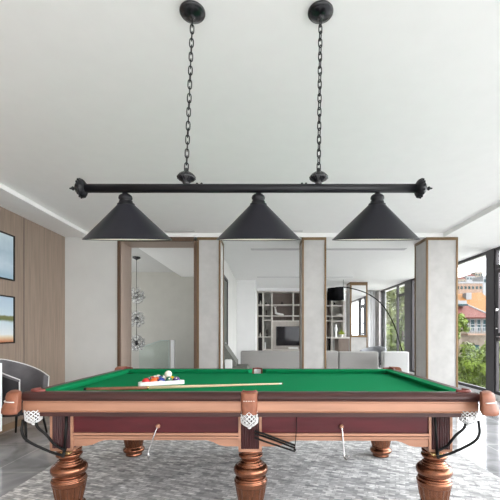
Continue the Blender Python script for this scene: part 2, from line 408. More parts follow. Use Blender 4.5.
window(5, 3.2, 5.72, posts=(3.9,))
window(6, 0.6, 3.2, posts=(1.9,))
window(7, Y0, 0.6, posts=(-0.8,))

# rug
mb = MB(); mb.box(-1.96, 1.95, -0.6, 4.55, 0.0005, 0.0115, bev=0.004)
tag(mb.done('rug', M['rug']), 'large grey woven rug under the billiard table', 'rug')

# ceiling vents
def vent(x0, x1, y, z, label, w=0.13):
    t = thing('ceiling_vent', label, 'vent', ((x0+x1)/2, y, z), 0, 'ceiling vents')
    h = (x1-x0)/2
    mb = MB(); mb.box(-h, h, -w/2, -w/2+0.02, -0.008, 0.0); mb.box(-h, h, w/2-0.02, w/2, -0.008, 0.0); mb.box(-h, -h+0.02, -w/2+.02, w/2-.02, -0.008, 0.0); mb.box(h-0.02, h, -w/2+.02, w/2-.02, -0.008, 0)
    mb.done('frame', M['vent_frame'], t)
    mb = MB(); mb.box(-h+0.02, h-0.02, -w/2+.02, w/2-.02, -0.002, 0.0); mb.done('grille', M['vent'], t)
    for k in range(2):
        yy = -w/2+.02+(k+1)*(w-.04)/3
        mb = MB(); mb.box(-h+0.02, h-0.02, yy-0.004, yy+0.004, -0.008, -0.002); mb.done('slat', M['vent_frame'], t)
vent(-0.28, 0.62, 6.74, ZS, 'linear ceiling vent seen through the middle opening')
vent(1.02, 2.58, 6.74, ZS, 'linear ceiling vent near the window side of the living room')
vent(-0.25, 1.05, 10.1, ZS, 'thin far ceiling vent in front of the bookcase', 0.09)
vent(1.25, 2.4, 10.1, ZS, 'thin far ceiling vent near the mirror pillar', 0.09)
vent(-1.60, -1.13, 5.78, ZT, 'short ceiling vent above the hall opening', 0.06)
vent(0.40, 0.58, 5.78, ZT, 'tiny ceiling vent beside the stone pillar', 0.06)

# ------------------------------------------------------------------ BILLIARD TABLE
TX, TY = -0.096, 3.03
HL, HW = 1.425, 0.79
T = thing('billiard_table', 'bronze and mahogany billiard table with green cloth on a grey rug', 'billiard table', (TX, TY, 0.012), -0.010)
ZB = -0.012
def tz(z): return z + ZB
# playing cloth (slate bed) with the pocket mouths cut
W_, Cn = 0.075, 0.055                   # wood rail and cushion widths
ix, iy = HL-W_-Cn, HW-W_-Cn
def cut_outline(gx, gy, rc, rm, n=7):
    pts = []
    for sx, sy, a0 in ((1, -1, 0.5), (1, 1, 1.0), (-1, 1, 1.5), (-1, -1, 0.0)):
        pass
    # start at the near middle pocket and run counter-clockwise
    for k in range(n): a = PI - PI*k/(n-1); pts.append((rm*math.cos(a), -gy + 0.9*rm*math.sin(a)))
    for k in range(n): a = PI - 0.5*PI*k/(n-1); pts.append((gx+rc*math.cos(a), -gy+rc*math.sin(a)))
    for k in range(n): a = 1.5*PI - 0.5*PI*k/(n-1); pts.append((gx+rc*math.cos(a), gy+rc*math.sin(a)))
    for k in range(n): a = -PI*k/(n-1); pts.append((rm*math.cos(a), gy+0.9*rm*math.sin(a)))
    for k in range(n): a = 2*PI - 0.5*PI*k/(n-1); pts.append((-gx+rc*math.cos(a), gy+rc*math.sin(a)))
    for k in range(n): a = 0.5*PI - 0.5*PI*k/(n-1); pts.append((-gx+rc*math.cos(a), -gy+rc*math.sin(a)))
    return pts
gx, gy = ix+0.035, iy+0.04
mb = MB(); mb.prism(cut_outline(gx, gy, 0.085, 0.06), 'z', tz(0.775), tz(0.81))
mb.done('playing_surface', M['cloth'], T)
# rails: wood + cushion segments, the cushion ends mitred at the pocket mouths
zt = tz(0.852)
def rail_profile():
    # distance outward from inner wood edge (0) to outer (W_), height
    return [(0, tz(0.80)), (0, zt-0.002), (0.006, zt), (W_-0.028, zt), (W_-0.010, zt-0.008), (W_-0.001, zt-0.024), (W_, zt-0.034), (W_-0.004, tz(0.806)), (W_-0.016, tz(0.797)), (0, tz(0.797))]
def add_rail(a, b, horiz, side, ca, cb):
    """a,b: extents of the wood; ca, cb: cushion extents at its back"""
    base = (HW if horiz else HL) - W_
    mb = MB(); prof = [(side*(base+p), h) for p, h in rail_profile()]
    mb.prism(prof, 'x' if horiz else 'y', a, b, smooth=False)
    r = mb.done('rail', M['mahogany'], T)
    m = r.modifiers.new('bev', 'BEVEL'); m.width = 0.004; m.segments = 2; m.limit_method = 'ANGLE'
    mb = MB(); mt = 0.04
    back, nose = side*base, side*(base-Cn)
    def pt(t, q, z): return (t, q, z) if horiz else (q, t, z)
    ring_a = [pt(ca, back, tz(0.811)), pt(ca, back, zt-0.001), pt(ca+mt, nose, zt-0.006), pt(ca+mt, nose, zt-0.014), pt(ca+mt*.8, nose+side*0.018, tz(0.811))]
    ring_b = [pt(cb, back, tz(0.811)), pt(cb, back, zt-0.001), pt(cb-mt, nose, zt-0.006), pt(cb-mt, nose, zt-0.014), pt(cb-mt*.8, nose+side*0.018, tz(0.811))]
    A = [mb.bm.verts.new(p) for p in ring_a]; B = [mb.bm.verts.new(p) for p in ring_b]
    for i in range(5): mb.bm.faces.new((A[i], A[(i+1) % 5], B[(i+1) % 5], B[i]))
    mb.bm.faces.new(A); mb.bm.faces.new(B[::-1])
    mb.done('cushion', M['cloth'], T)
cl = HL-0.010; cw = HW-0.078
for sy in (-1, 1):
    add_rail(-cl, -0.052, True, sy, -HL+0.085, -0.052); add_rail(0.052, cl, True, sy, 0.052, HL-0.085)
for sx in (-1, 1):
    add_rail(-cw, cw, False, sx, -HW+0.085, HW-0.085)
# copper strip, shadow line, apron panels, copper moulding
def band(name, m, inset, z0, z1, th=0.03, gap=0.0, corner=0.0, prof=None):
    for sy in (-1, 1):
        for (a, b) in (((-HL+corner, -gap), (gap, HL-corner)) if gap else ((-HL+inset, HL-inset),)):
            y = sy*(HW-inset); mb = MB()
            if prof: mb.prism([(sy*(HW-inset+p), tz(h)) for p, h in prof], 'x', a, b)
            else: mb.box(a, b, min(y, y-sy*th), max(y, y-sy*th), tz(z0), tz(z1))
            o = mb.done(name, m, T)
    for sx in (-1, 1):
        x = sx*(HL-inset); mb = MB(); e = HW-max(corner, inset+th+0.001)
        if prof: mb.prism([(sx*(HL-inset+p), tz(h)) for p, h in prof], 'y', -e, e)
        else: mb.box(min(x, x-sx*th), max(x, x-sx*th), -e, e, tz(z0), tz(z1))
        mb.done(name, m, T)
band('copper_strip', M['copper'], 0.014, 0.727, 0.790, 0.05, gap=0.048, corner=0.016, prof=[(-0.05, 0.796), (-0.004, 0.796), (-0.004, 0.790), (0, 0.786), (0, 0.738), (-0.003, 0.734), (0.002, 0.730), (-0.002, 0.727), (-0.05, 0.727)])
band('under_strip', M['mahogany'], 0.024, 0.700, 0.7265, 0.05, gap=0.048, corner=0.026)
mb = MB(); mb.box(-HL+0.10, HL-0.10, -HW+0.10, HW-0.10, tz(0.72), tz(0.7745)); mb.done('slate_frame', M['mahogany'], T)
AP = 0.10                                # apron set-back from the rail face
LXc, LYc = 1.222, 0.585
posts = [(sx*LXc, sy*LYc) for sx in (-1, 0, 1) for sy in (-1, 1)]
PWX, PWY = 0.075, 0.095
def apron(a, b, horiz, q, side):
    mb = MB(); th = 0.022
    def bx(t0, t1, o0, o1, z0, z1, **k):
        lo, hi = sorted((q+side*o0, q+side*o1))
        if horiz: mb.box(t0, t1, lo, hi, tz(z0), tz(z1), **k)
        else: mb.box(lo, hi, t0, t1, tz(z0), tz(z1), **k)
    bx(a, b, -th, 0.0, 0.575, 0.7195)
    ap = mb.done('apron', M['maroon'], T)
    # copper moulding and scalloped lower edge
    mb = MB(); bx(a, b, -th, 0.016, 0.560, 0.5748); bx(a, b, -th, -0.004, 0.553, 0.560); bx(a, b, -th, 0.014, 0.541, 0.553); bx(a, b, -th, -0.002, 0.534, 0.541)
    L = b-a; n = 26
    top, pts = 0.534, []
    for k in range(n+1):
        t = k/n; dist = min(t, 1-t)*L
        if dist < 0.10: z = 0.487
        elif dist < 0.125: z = 0.487+0.010*math.sin((dist-0.10)/0.025*PI)+0.006*(dist-.1)/.025
        elif dist < 0.19: z = 0.494+0.030*(0.5-0.5*math.cos((dist-0.125)/0.065*PI))
        else: z = 0.526
        pts.append((a+t*L, tz(z)))
    out = [(a, tz(top))] + pts + [(b, tz(top))]
    lo, hi = sorted((q-side*th, q+side*0.004))
    mb.prism(out, 'y' if horiz else 'x', lo, hi)
    mb.done('apron_moulding', M['copper'], T)
qy = LYc+PWY-0.012; qx = LXc+PWX-0.012
for sy in (-1, 1):
    apron(-LXc+PWX, -PWX, True, sy*qy, sy); apron(PWX, LXc-PWX, True, sy*qy, sy)
for sx in (-1, 1):
    apron(-LYc+PWY, LYc-PWY, False, sx*qx, sx)
# posts: copper frame with a ribbed maroon insert, then the turned leg
prof = [(0.072, 0.456), (0.077, 0.450), (0.079, 0.440), (0.076, 0.430), (0.069, 0.426), (0.069, 0.421), (0.081, 0.416), (0.082, 0.404), (0.070, 0.390), (0.061, 0.376), (0.062, 0.370), (0.074, 0.367), (0.075, 0.359), (0.073, 0.357), (0.083, 0.355), (0.085, 0.347), (0.083, 0.345),
        (0.097, 0.343), (0.108, 0.333), (0.114, 0.320), (0.115, 0.306), (0.110, 0.291), (0.098, 0.279), (0.086, 0.275), (0.085, 0.268), (0.097, 0.265), (0.103, 0.260), (0.103, 0.252), (0.100, 0.249), (0.110, 0.245), (0.112, 0.236), (0.107, 0.229), (0.108, 0.224), (0.108, 0.212), (0.104, 0.206)]
flu = [(0.104, 0.206), (0.101, 0.19), (0.096, 0.16), (0.090, 0.13), (0.084, 0.105)]
foot = [(0.084, 0.105), (0.082, 0.099), (0.080, 0.095), (0.091, 0.088), (0.101, 0.078), (0.104, 0.066), (0.100, 0.053), (0.088, 0.043), (0.074, 0.038), (0.076, 0.032), (0.078, 0.022), (0.078, 0.0125)]
def flute(a, h): return 1 - 0.075*abs(math.sin(8*a))**0.6
lj = None
for i, (x, y) in enumerate(posts):
    s = -1 if y < 0 else 1
    mb = MB(); e = 0.016
    x0, x1, y0, y1 = x-PWX, x+PWX, y-PWY, y+PWY
    for xa in (x0, x1-e):
        for ya in (y0, y1-e): mb.box(xa, xa+e, ya, ya+e, tz(0.455), tz(0.7195))
    mb.box(x0, x1, y0, y1, tz(0.455), tz(0.4725)); mb.box(x0, x1, y0, y1, tz(0.700), tz(0.7196))
    p = mb.done('leg_post', M['copper'], T)
    # ribbed insert: reeded outline extruded upwards
    mb = MB(); pts = []
    ax, ay = PWX-0.006, PWY-0.006
    def side(p0, p1, n):
        for k in range(n*4):
            t = k/(n*4); nx, ny = (p1[1]-p0[1]), -(p1[0]-p0[0]); L = math.hypot(nx, ny)
            b = 0.005*abs(math.sin(t*n*PI)); pts.append((p0[0]+(p1[0]-p0[0])*t+nx/L*b, p0[1]+(p1[1]-p0[1])*t+ny/L*b))
    side((x-ax, y-ay), (x+ax, y-ay), 9); side((x+ax, y-ay), (x+ax, y+ay), 12); side((x+ax, y+ay), (x-ax, y+ay), 9); side((x-ax, y+ay), (x-ax, y-ay), 12)
    mb.prism(pts, 'z', tz(0.4727), tz(0.6998)); mb.done('ribbed_panel', M['ribbed'], p)
    if lj is None:
        mb = MB(); mb.lathe([(r, h) for r, h in prof], 48); me0 = mb.done('leg', M['leg'], T)
        f1 = MB(); f1.lathe(flu, 128, rfun=flute, smooth=False); f1 = f1.done('fluted_vase', M['leg'], me0)
        f2 = MB(); f2.lathe(foot, 40); f2 = f2.done('foot', M['leg'], me0)
        lj = me0
    else: me0 = clone(lj, T)
    me0.location = (x if (x != 0 or y < 0) else x-0.05, y, ZB)
    me0.rotation_euler[2] = 0.13*i
# pockets: leather, stitching, net bag, ball return rails
def corner_pocket(sx, sy):
    cx, cy = sx*(HL-0.014), sy*(HW-0.010); mb = MB()
    base = math.atan2(sy, sx); n = 22; span = math.radians(66); rows = []
    secs = [(0.006, 0.856), (0.030, 0.866), (0.060, 0.866), (0.078, 0.852), (0.084, 0.826), (0.082, 0.808), (0.088, 0.800), (0.103, 0.762), (0.106, 0.738), (0.098, 0.730), (0.080, 0.736), (0.006, 0.742)]
    for k in range(n+1):
        a = base - span + 2*span*k/n; f = math.cos((a-base)*0.62)**0.6
        row = []
        for r, z in secs:
            zz = z if z > 0.80 else 0.80 - (0.80-z)*(0.45+0.55*f)
            rr = r
            row.append(mb.bm.verts.new((cx+rr*math.cos(a), cy+rr*math.sin(a), tz(zz))))
        rows.append(row)
    for A, B in zip(rows, rows[1:]):
        for j in range(len(secs)):
            q = mb.bm.faces.new((A[j], A[(j+1) % len(secs)], B[(j+1) % len(secs)], B[j])); q.smooth = True
    mb.bm.faces.new(rows[0]); mb.bm.faces.new(rows[-1][::-1])
    L = mb.done('pocket_leather', M['leather'], T)
    mb = MB(); pp = [(cx+0.088*math.cos(base-span*.8+1.6*span*k/16), cy+0.088*math.sin(base-span*.8+1.6*span*k/16), tz(0.806)) for k in range(17)]
    mb.tube(pp, 0.0035, 6); mb.done('stitching', M['stitch'], L)
    return cx, cy
def mid_pocket(sy):
    cy = sy*(HW-0.018); mb = MB(); rows = []; n = 18; w = 0.052; L0 = 0.052
    # a U of leather round the hole, flat on the outside
    outline_o = []; outline_i = []
    for k in range(n+1):
        a = PI*k/n
        ex = math.copysign(abs(math.cos(a))**0.5, math.cos(a)); ey = abs(math.sin(a))**0.5
        outline_o.append((w*ex*1.02, HW-0.060+0.078*ey)); outline_i.append((0.040*math.cos(a), HW-0.060+0.045*math.sin(a)))
    for (xo, yo), (xi, yi) in zip(outline_o, outline_i):
        sec = [(xi, yi, 0.838), ((xi*.7+xo*.3), (yi*.7+yo*.3), 0.853), ((xi*.3+xo*.7), (yi*.3+yo*.7), 0.8545), (xo, yo, 0.848), (xo, yo, 0.80), (xo*.98, yo-0.002, 0.752), (xo*.92, yo-0.010, 0.716), (xi, yi+0.006, 0.730)]
        rows.append([mb.bm.verts.new((p[0], sy*p[1], tz(p[2] if yo > HW-0.07 or p[2] > .8 else max(p[2], 0.775)))) for p in sec])
    for A, B in zip(rows, rows[1:]):
        for j in range(8): q = mb.bm.faces.new((A[j], A[(j+1) % 8], B[(j+1) % 8], B[j])); q.smooth = False
    mb.bm.faces.new(rows[0]); mb.bm.faces.new(rows[-1][::-1])
    L = mb.done('pocket_leather', M['leather'], T)
    mb = MB()
    for k in range(5): mb.box(-0.035+k*0.015, -0.026+k*0.015, sy*(HW+0.018)-0.002, sy*(HW+0.018)+0.002, tz(0.803), tz(0.806))
    mb.done('stitching', M['stitch'], L)
    return 0.0, sy*(HW-0.055)
def net(cx, cy, z0, z1, r, parent):
    mb = MB(); n = 12; m = 10
    for d in (-1, 1):
        for k in range(n):
            pts = []
            for j in range(m+1):
                t = j/m; rr = r*(1-0.08*t) if t < 0.7 else r*(0.94-0.75*((t-0.7)/0.3)**1.5)
                a = 2*PI*k/n + d*t*2.0
                pts.append((cx+rr*math.cos(a), cy+rr*math.sin(a), tz(z0+(z1-z0)*t)))
            mb.tube(pts, 0.0032, 4)
    mb.ball((cx, cy, tz(z1)), 0.014, 8)
    return mb.done('pocket_net', M['net'], parent)
def smooth_path(pts, k=6):
    pts = [Vector(p) for p in pts]; out = []
    ext = [pts[0]*2-pts[1]] + pts + [pts[-1]*2-pts[-2]]
    for i in range(1, len(ext)-2):
        p0, p1, p2, p3 = ext[i-1:i+3]
        for j in range(k):
            t = j/k; out.append(0.5*((2*p1)+(p2-p0)*t+(2*p0-5*p1+4*p2-p3)*t*t+(3*p1-p0-3*p2+p3)*t**3))
    out.append(pts[-1]); return out
for sx in (-1, 1):
    for sy in (-1, 1):
        cx, cy = corner_pocket(sx, sy)
        cx, cy = cx-sx*0.055, cy-sy*0.03
        net(cx, cy, 0.740, 0.655, 0.050, T)
        # two black runners from the net down and inwards to the leg
        mb = MB()
        lx, ly = sx*(LXc-0.03), sy*(LYc+PWY+0.010)
        mb.tube(smooth_path([(cx-sx*0.02, cy+sy*0.0, tz(0.70)), (cx-sx*0.02, cy, tz(0.635)), (cx-sx*0.07, cy-sy*.01, tz(0.580)), (lx+sx*0.06, ly+sy*.012, tz(0.505)), (lx, ly+sy*.012, tz(0.470))]), 0.0085, 8)
        mb.tube(smooth_path([(cx+sx*0.055, cy+sy*0.02, tz(0.68)), (cx+sx*0.06, cy+sy*.02, tz(0.60)), (cx+sx*0.02, cy+sy*.02, tz(0.545)), (lx+sx*0.08, ly+sy*.03, tz(0.465)), (lx, ly+sy*.03, tz(0.440))]), 0.0085, 8)
        mb.tube([(lx, ly+sy*0.0, tz(0.475)), (lx-sx*0.005, ly+sy*0.035, tz(0.432))], 0.010, 8)
        mb.tube([(lx-sx*0.015, ly+sy*0.004, tz(0.715)), (lx, ly+sy*0.006, tz(0.47))], 0.0085, 8)
        rr = mb.done('ball_return', M['blackrail'], T)
        mb = MB(); mb.box(lx-0.03, lx+0.03, ly-0.012, ly+0.030, tz(0.438), tz(0.452), bev=0.003); mb.done('bracket', M['brass'], rr)
# leather rims and netting seen inside the pocket mouths
def mouth(cx, cy, base, r, span, lift):
    mb = MB(); n = 16
    mb.tube([(cx+r*math.cos(base-span+2*span*k/n), cy+r*math.sin(base-span+2*span*k/n), tz(0.852+lift)) for k in range(n+1)], 0.010, 8)
    rim = mb.done('pocket_rim', M['rim'], T)
    mb = MB(); q = 14
    for d_ in (-1, 1):
        for k in range(q):
            pts = []
            for j in range(5):
                a = base-span+2*span*(k+0.5+d_*(j/4-0.5)*1.5)/q
                if abs(a-base) > span: continue
                pts.append((cx+(r-0.006)*math.cos(a), cy+(r-0.006)*math.sin(a), tz(0.845-0.045*j/4)))
            if len(pts) > 1: mb.tube(pts, 0.0032, 4)
    mb.done('pocket_net', M['net'], rim)
for sx in (-1, 1):
    for sy in (-1, 1): mouth(sx*(HL-0.088), sy*(HW-0.088), math.atan2(sy, sx), 0.050, math.radians(100), 0.004)
for sy in (-1, 1): mouth(0, sy*(HW-0.062), sy*PI/2, 0.038, math.radians(85), 0.0)
for sy in (-1, 1):
    cx, cy = mid_pocket(sy)
    net(cx, sy*(HW-0.046), 0.735, 0.632, 0.056, T)
    mb = MB(); yb = sy*(HW-0.07)
    for (za, zb, dy) in ((0.60, 0.510, 0.0), (0.565, 0.478, 0.035), (0.575, 0.488, -0.03)):
        mb.tube(smooth_path([(0.03, yb+sy*dy*.6, tz(za)), (0.10, yb+sy*dy, tz(za-0.022)), (0.285, yb+sy*dy*.6, tz(zb))]), 0.0065, 8)
    mb.tube([(0.285, yb-0.022, tz(0.488)), (0.285, yb+0.022, tz(0.478))], 0.008, 8)
    mb.tube([(0.285, yb, tz(0.485)), (0.298, yb-sy*0.035, tz(0.60)), (0.300, yb-sy*0.05, tz(0.715))], 0.0028, 6)
    mb.done('ball_return', M['blackrail'], T)
# cue rest hooks on the near apron
for (hx, dx) in ((P(158, 427, 2.33).x-TX, -0.055), (P(343, 428, 2.33).x-TX, 0.012)):
    y0 = -(qy); mb = MB()
    pts = smooth_path([(hx, y0-0.020, tz(0.620)), (hx+dx*.4, y0-0.03, tz(0.56)), (hx+dx, y0-0.03, tz(0.46)), (hx+dx+0.002, y0-0.045, tz(0.428)), (hx+dx+0.012, y0-0.07, tz(0.428)), (hx+dx+0.022, y0-0.08, tz(0.455))])
    mb.tube(pts, 0.0045, 8); h = mb.done('cue_hook', M['chrome'], T)
    mb = MB(); mb.ball((hx, y0-0.014, tz(0.620)), 0.015, 12); mb.done('knob', M['copper'], h)

# ------------------------------------------------------------------ on the table: rack, balls, cue
ZC = 0.8105
ra = P(137.5, 387, 2.77); rb = P(184.5, 383.5, 2.95)
dirv = Vector((rb.x-ra.x, rb.y-ra.y, 0)); ang = math.atan2(dirv.y, dirv.x)
ang = math.radians(24); Lr = 0.385
rt = thing('ball_rack', 'white triangular ball rack filled with balls on the green cloth', 'ball rack', (ra.x-0.012, 2.775, ZC), ang)
hgt = 0.031; th = 0.012
def tri(off):
    h = Lr*math.sqrt(3)/2; c = Vector((Lr/2, h/3)); pts = []
    for k, q in enumerate((Vector((0, 0)), Vector((Lr, 0)), Vector((Lr/2, h)))):
        dd = (q-c).normalized(); r0 = 0.022+off
        cc = q - dd*0.044
        a0 = math.atan2(dd.y, dd.x)
        for j in range(-3, 4):
            a = a0+j/3*PI/3; pts.append((cc.x+r0*math.cos(a), cc.y+r0*math.sin(a)))
    return pts
mb = MB(); o_, i_ = tri(0.0), tri(-th); n = len(o_)
vo = [[mb.bm.verts.new((p[0], p[1], z)) for p in o_] for z in (0.0008, hgt)]; vi = [[mb.bm.verts.new((p[0], p[1], z)) for p in i_] for z in (0.0008, hgt)]
for k in range(n):
    j = (k+1) % n
    mb.bm.faces.new((vo[0][k], vo[0][j], vo[1][j], vo[1][k])); mb.bm.faces.new((vi[0][j], vi[0][k], vi[1][k], vi[1][j]))
    mb.bm.faces.new((vo[1][k], vo[1][j], vi[1][j], vi[1][k])); mb.bm.faces.new((vo[0][j], vo[0][k], vi[0][k], vi[0][j]))
mb.done('rack_frame', M['white'], rt)
BR = 0.0292
cols = {'yellow': (0.75, 0.50, 0.02), 'blue': (0.02, 0.05, 0.30), 'red': (0.55, 0.02, 0.02), 'purple': (0.07, 0.02, 0.16), 'orange': (0.75, 0.13, 0.02), 'green': (0.01, 0.13, 0.07), 'maroon': (0.20, 0.02, 0.02), 'black': (0.01, 0.01, 0.01), 'white': (0.85, 0.82, 0.72)}
for k, v in cols.items(): M['b_'+k] = mat('ball_'+k, v, 0.08, coat=0.5)
order = [('red', 0), ('orange', 0), ('blue', 1), ('green', 0), ('purple', 0), ('black', 0), ('orange', 1), ('yellow', 1), ('yellow', 0), ('red', 1), ('blue', 0), ('maroon', 0), ('maroon', 1), ('green', 1), ('purple', 1)]
rowname = ['near row of the rack', 'second row of the rack', 'middle row of the rack', 'fourth row of the rack', 'far tip of the rack']
Rm = Matrix.Rotation(ang, 4, 'Z'); ro = Vector(rt.location)
idx = 0
h3 = Lr*math.sqrt(3)/2
for row in range(5):
    for k in range(5-row):
        cname, stripe = order[idx]; idx += 1
        lx = Lr/2 + (k-(4-row)/2)*(2*BR+0.0004); ly = h3/3 - 4*BR*math.sqrt(3)/3 + row*(BR*math.sqrt(3)+0.0004)
        w = ro + Rm @ Vector((lx, ly, BR+0.0006))
        mb = MB(); nn = 16; mats = [M['b_'+cname], M['b_white']]
        pr = [(max(1e-4, BR*math.sin(PI*i/nn)), -BR*math.cos(PI*i/nn)) for i in range(nn+1)]
        mb.lathe(pr, 28, axis='z', mi=0)
        for f in mb.bm.faces:
            c = f.calc_center_median().normalized()
            if stripe and abs(c.z) > 0.55: f.material_index = 1
            if not stripe and c.z > 0.96: f.material_index = 1
        mb.xform(Matrix.Rotation(random.uniform(0, 6), 4, 'Z') @ Matrix.Rotation(random.uniform(0.5, 1.3), 4, 'X'))
        o = mb.done('pool_ball', mats, None, w)
        lab = ('white ball with a %s stripe' if stripe else 'solid %s ball') % cname
        tag(o, lab + ' in the ' + rowname[row], 'pool ball', 'pool balls in the white rack')
# cue ball riding on the balls
mb = MB(); mb.ball((0, 0, 0), 0.0292, 28)
def bpos(row, k):
    lx = Lr/2 + (k-(4-row)/2)*(2*BR+0.0004); ly = h3/3 - 4*BR*math.sqrt(3)/3 + row*(BR*math.sqrt(3)+0.0004)
    return ro + Rm @ Vector((lx, ly, BR+0.0006))
cbc = (bpos(0, 3)+bpos(1, 2)+bpos(1, 3))/3
dd = (bpos(0, 3)-cbc).length; cbc.z += math.sqrt((BR+0.0292)**2-dd*dd)
tag(mb.done('cue_ball', M['b_white'], None, cbc), 'plain ivory cue ball sitting on top of the racked balls', 'pool ball')
# cue stick
ca, cb = Vector((-1.268, 2.542, ZC+0.0148)), P(282.5, 382.6, 2.90); cb.z = ZC+0.0075
ct = thing('cue_stick', 'long wooden cue stick with dark butt lying on the green cloth', 'cue stick', ca, 0)
ax = (cb-ca); Lc = ax.length; axn = ax.normalized()
def cpt(t): return axn*(t*Lc)
def crad(t): return 0.0142*(1-t)+0.0060*t
for nm, t0, t1, m, k in (('butt', 0.012, 0.29, 'cuebutt', 1.0), ('butt_cap', 0, 0.012, 'blackrail', 1.03), ('joint', 0.29, 0.298, 'brass', 1.04), ('shaft', 0.298, 0.982, 'maple', 1.0), ('ferrule', 0.982, 0.994, 'ceramic', 1.0), ('tip', 0.994, 1.0, 'leather', 1.0)):
    mb = MB(); mb.tube([cpt(t0+(t1-t0)*j/4) for j in range(5)], [crad(t0+(t1-t0)*j/4)*k for j in range(5)], 14); mb.done(nm, M[m], ct)

# ------------------------------------------------------------------ PENDANT BILLIARD LAMP
LD = 1.83; sc_ = LD/F
bar_z = EYE+(333-188.4)*sc_
x_l, x_r = (80-CX)*sc_, (424-CX)*sc_
L = thing('billiard_lamp', 'long black bar lamp with three cone shades hanging on chains over the table', 'pendant lamp', ((x_l+x_r)/2, LD, ZT))
ox = L.location.x
def lx(px): return (px-CX)*sc_-ox
bz = bar_z-ZT
BRAD = 0.0228
mb = MB(); mb.lathe([(BRAD*.95, lx(84)), (BRAD*.95, lx(418))], 28, (0, 0, bz), axis='x')
bar = mb.done('bar', M['black'], L)
bar_m = mb = None
# finials
for px, s in ((86.5, -1), (415.2, 1)):
    prof_f = [(0.020, -0.002), (0.026, 0.002), (0.040, 0.006), (0.054, 0.014), (0.0575, 0.021), (0.055, 0.028), (0.044, 0.039), (0.028, 0.050), (0.014, 0.056), (0.008, 0.058), (0.007, 0.061), (0.012, 0.065), (0.013, 0.069), (0.008, 0.074), (0.005, 0.079), (0.0045, 0.084), (0.001, 0.087)]
    mb = MB(); mb.lathe([(r*0.82, s*h) for r, h in prof_f], 48, (lx(px), 0, bz), axis='x', rfun=lambda a, h: 1-0.10*abs(math.sin(9*a)))
    for k in range(14):
        a = 2*PI*k/14
        mb.ball((lx(px)+s*0.030, 0.047*math.cos(a)*.92, bz+0.047*math.sin(a)*.92), 0.006, 6)
    mb.done('end_finial', M['black'], L)
# canopies, chains, knobs, standing rings on the bar
def link(mb, c, ln, w, r, M3):
    pts = []
    for k in range(18):
        a = 2*PI*k/18; x = w*math.cos(a); z = (ln/2-w)*(1 if math.sin(a) > 0 else -1)*(abs(math.sin(a))**0.35 if abs(math.sin(a)) > 1e-6 else 0) + w*math.sin(a)
        pts.append(c + M3 @ Vector((x, 0, z)))
    mb.tube(pts, r, 6, closed=True)
for px_t, px_b in ((192.5, 186.3), (320.5, 318.7)):
    xt, xb = lx(px_t), lx(px_b)
    mb = MB(); mb.lathe([(0.061, -0.0005), (0.064, -0.004), (0.064, -0.010), (0.060, -0.016), (0.055, -0.017), (0.052, -0.019), (0.040, -0.026), (0.022, -0.031), (0.010, -0.033), (0.009, -0.040), (0.004, -0.043)], 48, (xt, 0, 0))
    cp = mb.done('ceiling_canopy', M['black_gloss'], L)
    zt_, zb_ = -0.040, bz+BRAD+0.066
    top, bot = Vector((xt, 0, zt_)), Vector((xb, 0, zb_))
    ax = bot-top; nl = 22; pitch = ax.length/nl; q = ax.normalized().to_track_quat('-Z', 'Y').to_matrix()
    mb = MB()
    for k in range(nl):
        c = top + ax*((k+0.5)/nl)
        rot = q @ Matrix.Rotation(PI/2*(k % 2)+0.35+0.1*math.sin(k*1.7), 3, 'Z')
        link(mb, c, pitch+0.0115, 0.0092, 0.0029, rot)
    mb.done('chain', M['black'], L)
    mb = MB(); rf = lambda a, h: 1-0.10*abs(math.sin(8*a))
    pr = [(0.006, 0.078), (0.010, 0.074), (0.011, 0.066), (0.014, 0.060), (0.026, 0.054), (0.039, 0.044), (0.047, 0.034), (0.048, 0.028), (0.041, 0.022), (0.030, 0.016), (0.020, 0.008), (0.016, 0.000), (0.016, -0.006)]
    mb.lathe(pr, 48, (xb, 0, bz+BRAD), rfun=rf); mb.done('hanger_knob', M['black_gloss'], L)
for px in (197, 201.5, 302, 306):
    mb = MB(); mb.lathe([(0.006, 0), (0.006, 0.003), (0.004, 0.006)], 10, (lx(px), 0, bz+BRAD-0.001)); mb.done('bar_screw', M['black'], L)
# shades, tipped slightly about the bar
tilt = math.radians(12.9)
for px in (124.7, 258.3, 378.0):
    R = Matrix.Translation((lx(px), 0, bz)) @ Matrix.Rotation(tilt, 4, 'X')
    mb = MB(); rs = 43.4*sc_
    zs_top, zs_bot = -0.078, -0.251
    mb.lathe([(0.041, zs_top), (rs*0.5+0.0205, (zs_top+zs_bot)/2), (rs-0.004, zs_bot+0.006), (rs, zs_bot+0.003), (rs, zs_bot), (rs-0.002, zs_bot), (rs-0.005, zs_bot+0.004), (0.041, zs_top-0.002)], 72, cap=False)
    mb.bm.faces.ensure_lookup_table()
    mb.xform(R); sh = mb.done('lamp_shade', M['shade'], L)
    mb = MB(); mb.lathe([(0.0405, zs_top-0.0035), (rs-0.0056, zs_bot+0.0035), (rs-0.0075, zs_bot+0.0045), (0.038, zs_top-0.0055)], 72, cap=False); mb.xform(R); mb.done('shade_lining', M['lining'], sh)
    mb = MB(); mb.lathe([(0.013, -0.0205), (0.014, -0.025), (0.022, -0.028), (0.031, -0.035), (0.034, -0.044), (0.033, -0.052), (0.0285, -0.056), (0.0325, -0.060), (0.034, -0.068), (0.041, -0.072), (0.043, -0.077), (0.041, -0.081), (0.030, -0.083)], 40); mb.xform(R); mb.done('socket_cap', M['black'], sh)
    mb = MB(); mb.lathe([(0.014, -0.0835), (0.016, -0.105), (0.028, -0.130), (0.030, -0.145), (0.022, -0.165), (0.002, -0.172)], 24); mb.xform(R); mb.done('bulb', M['bulb'], sh)

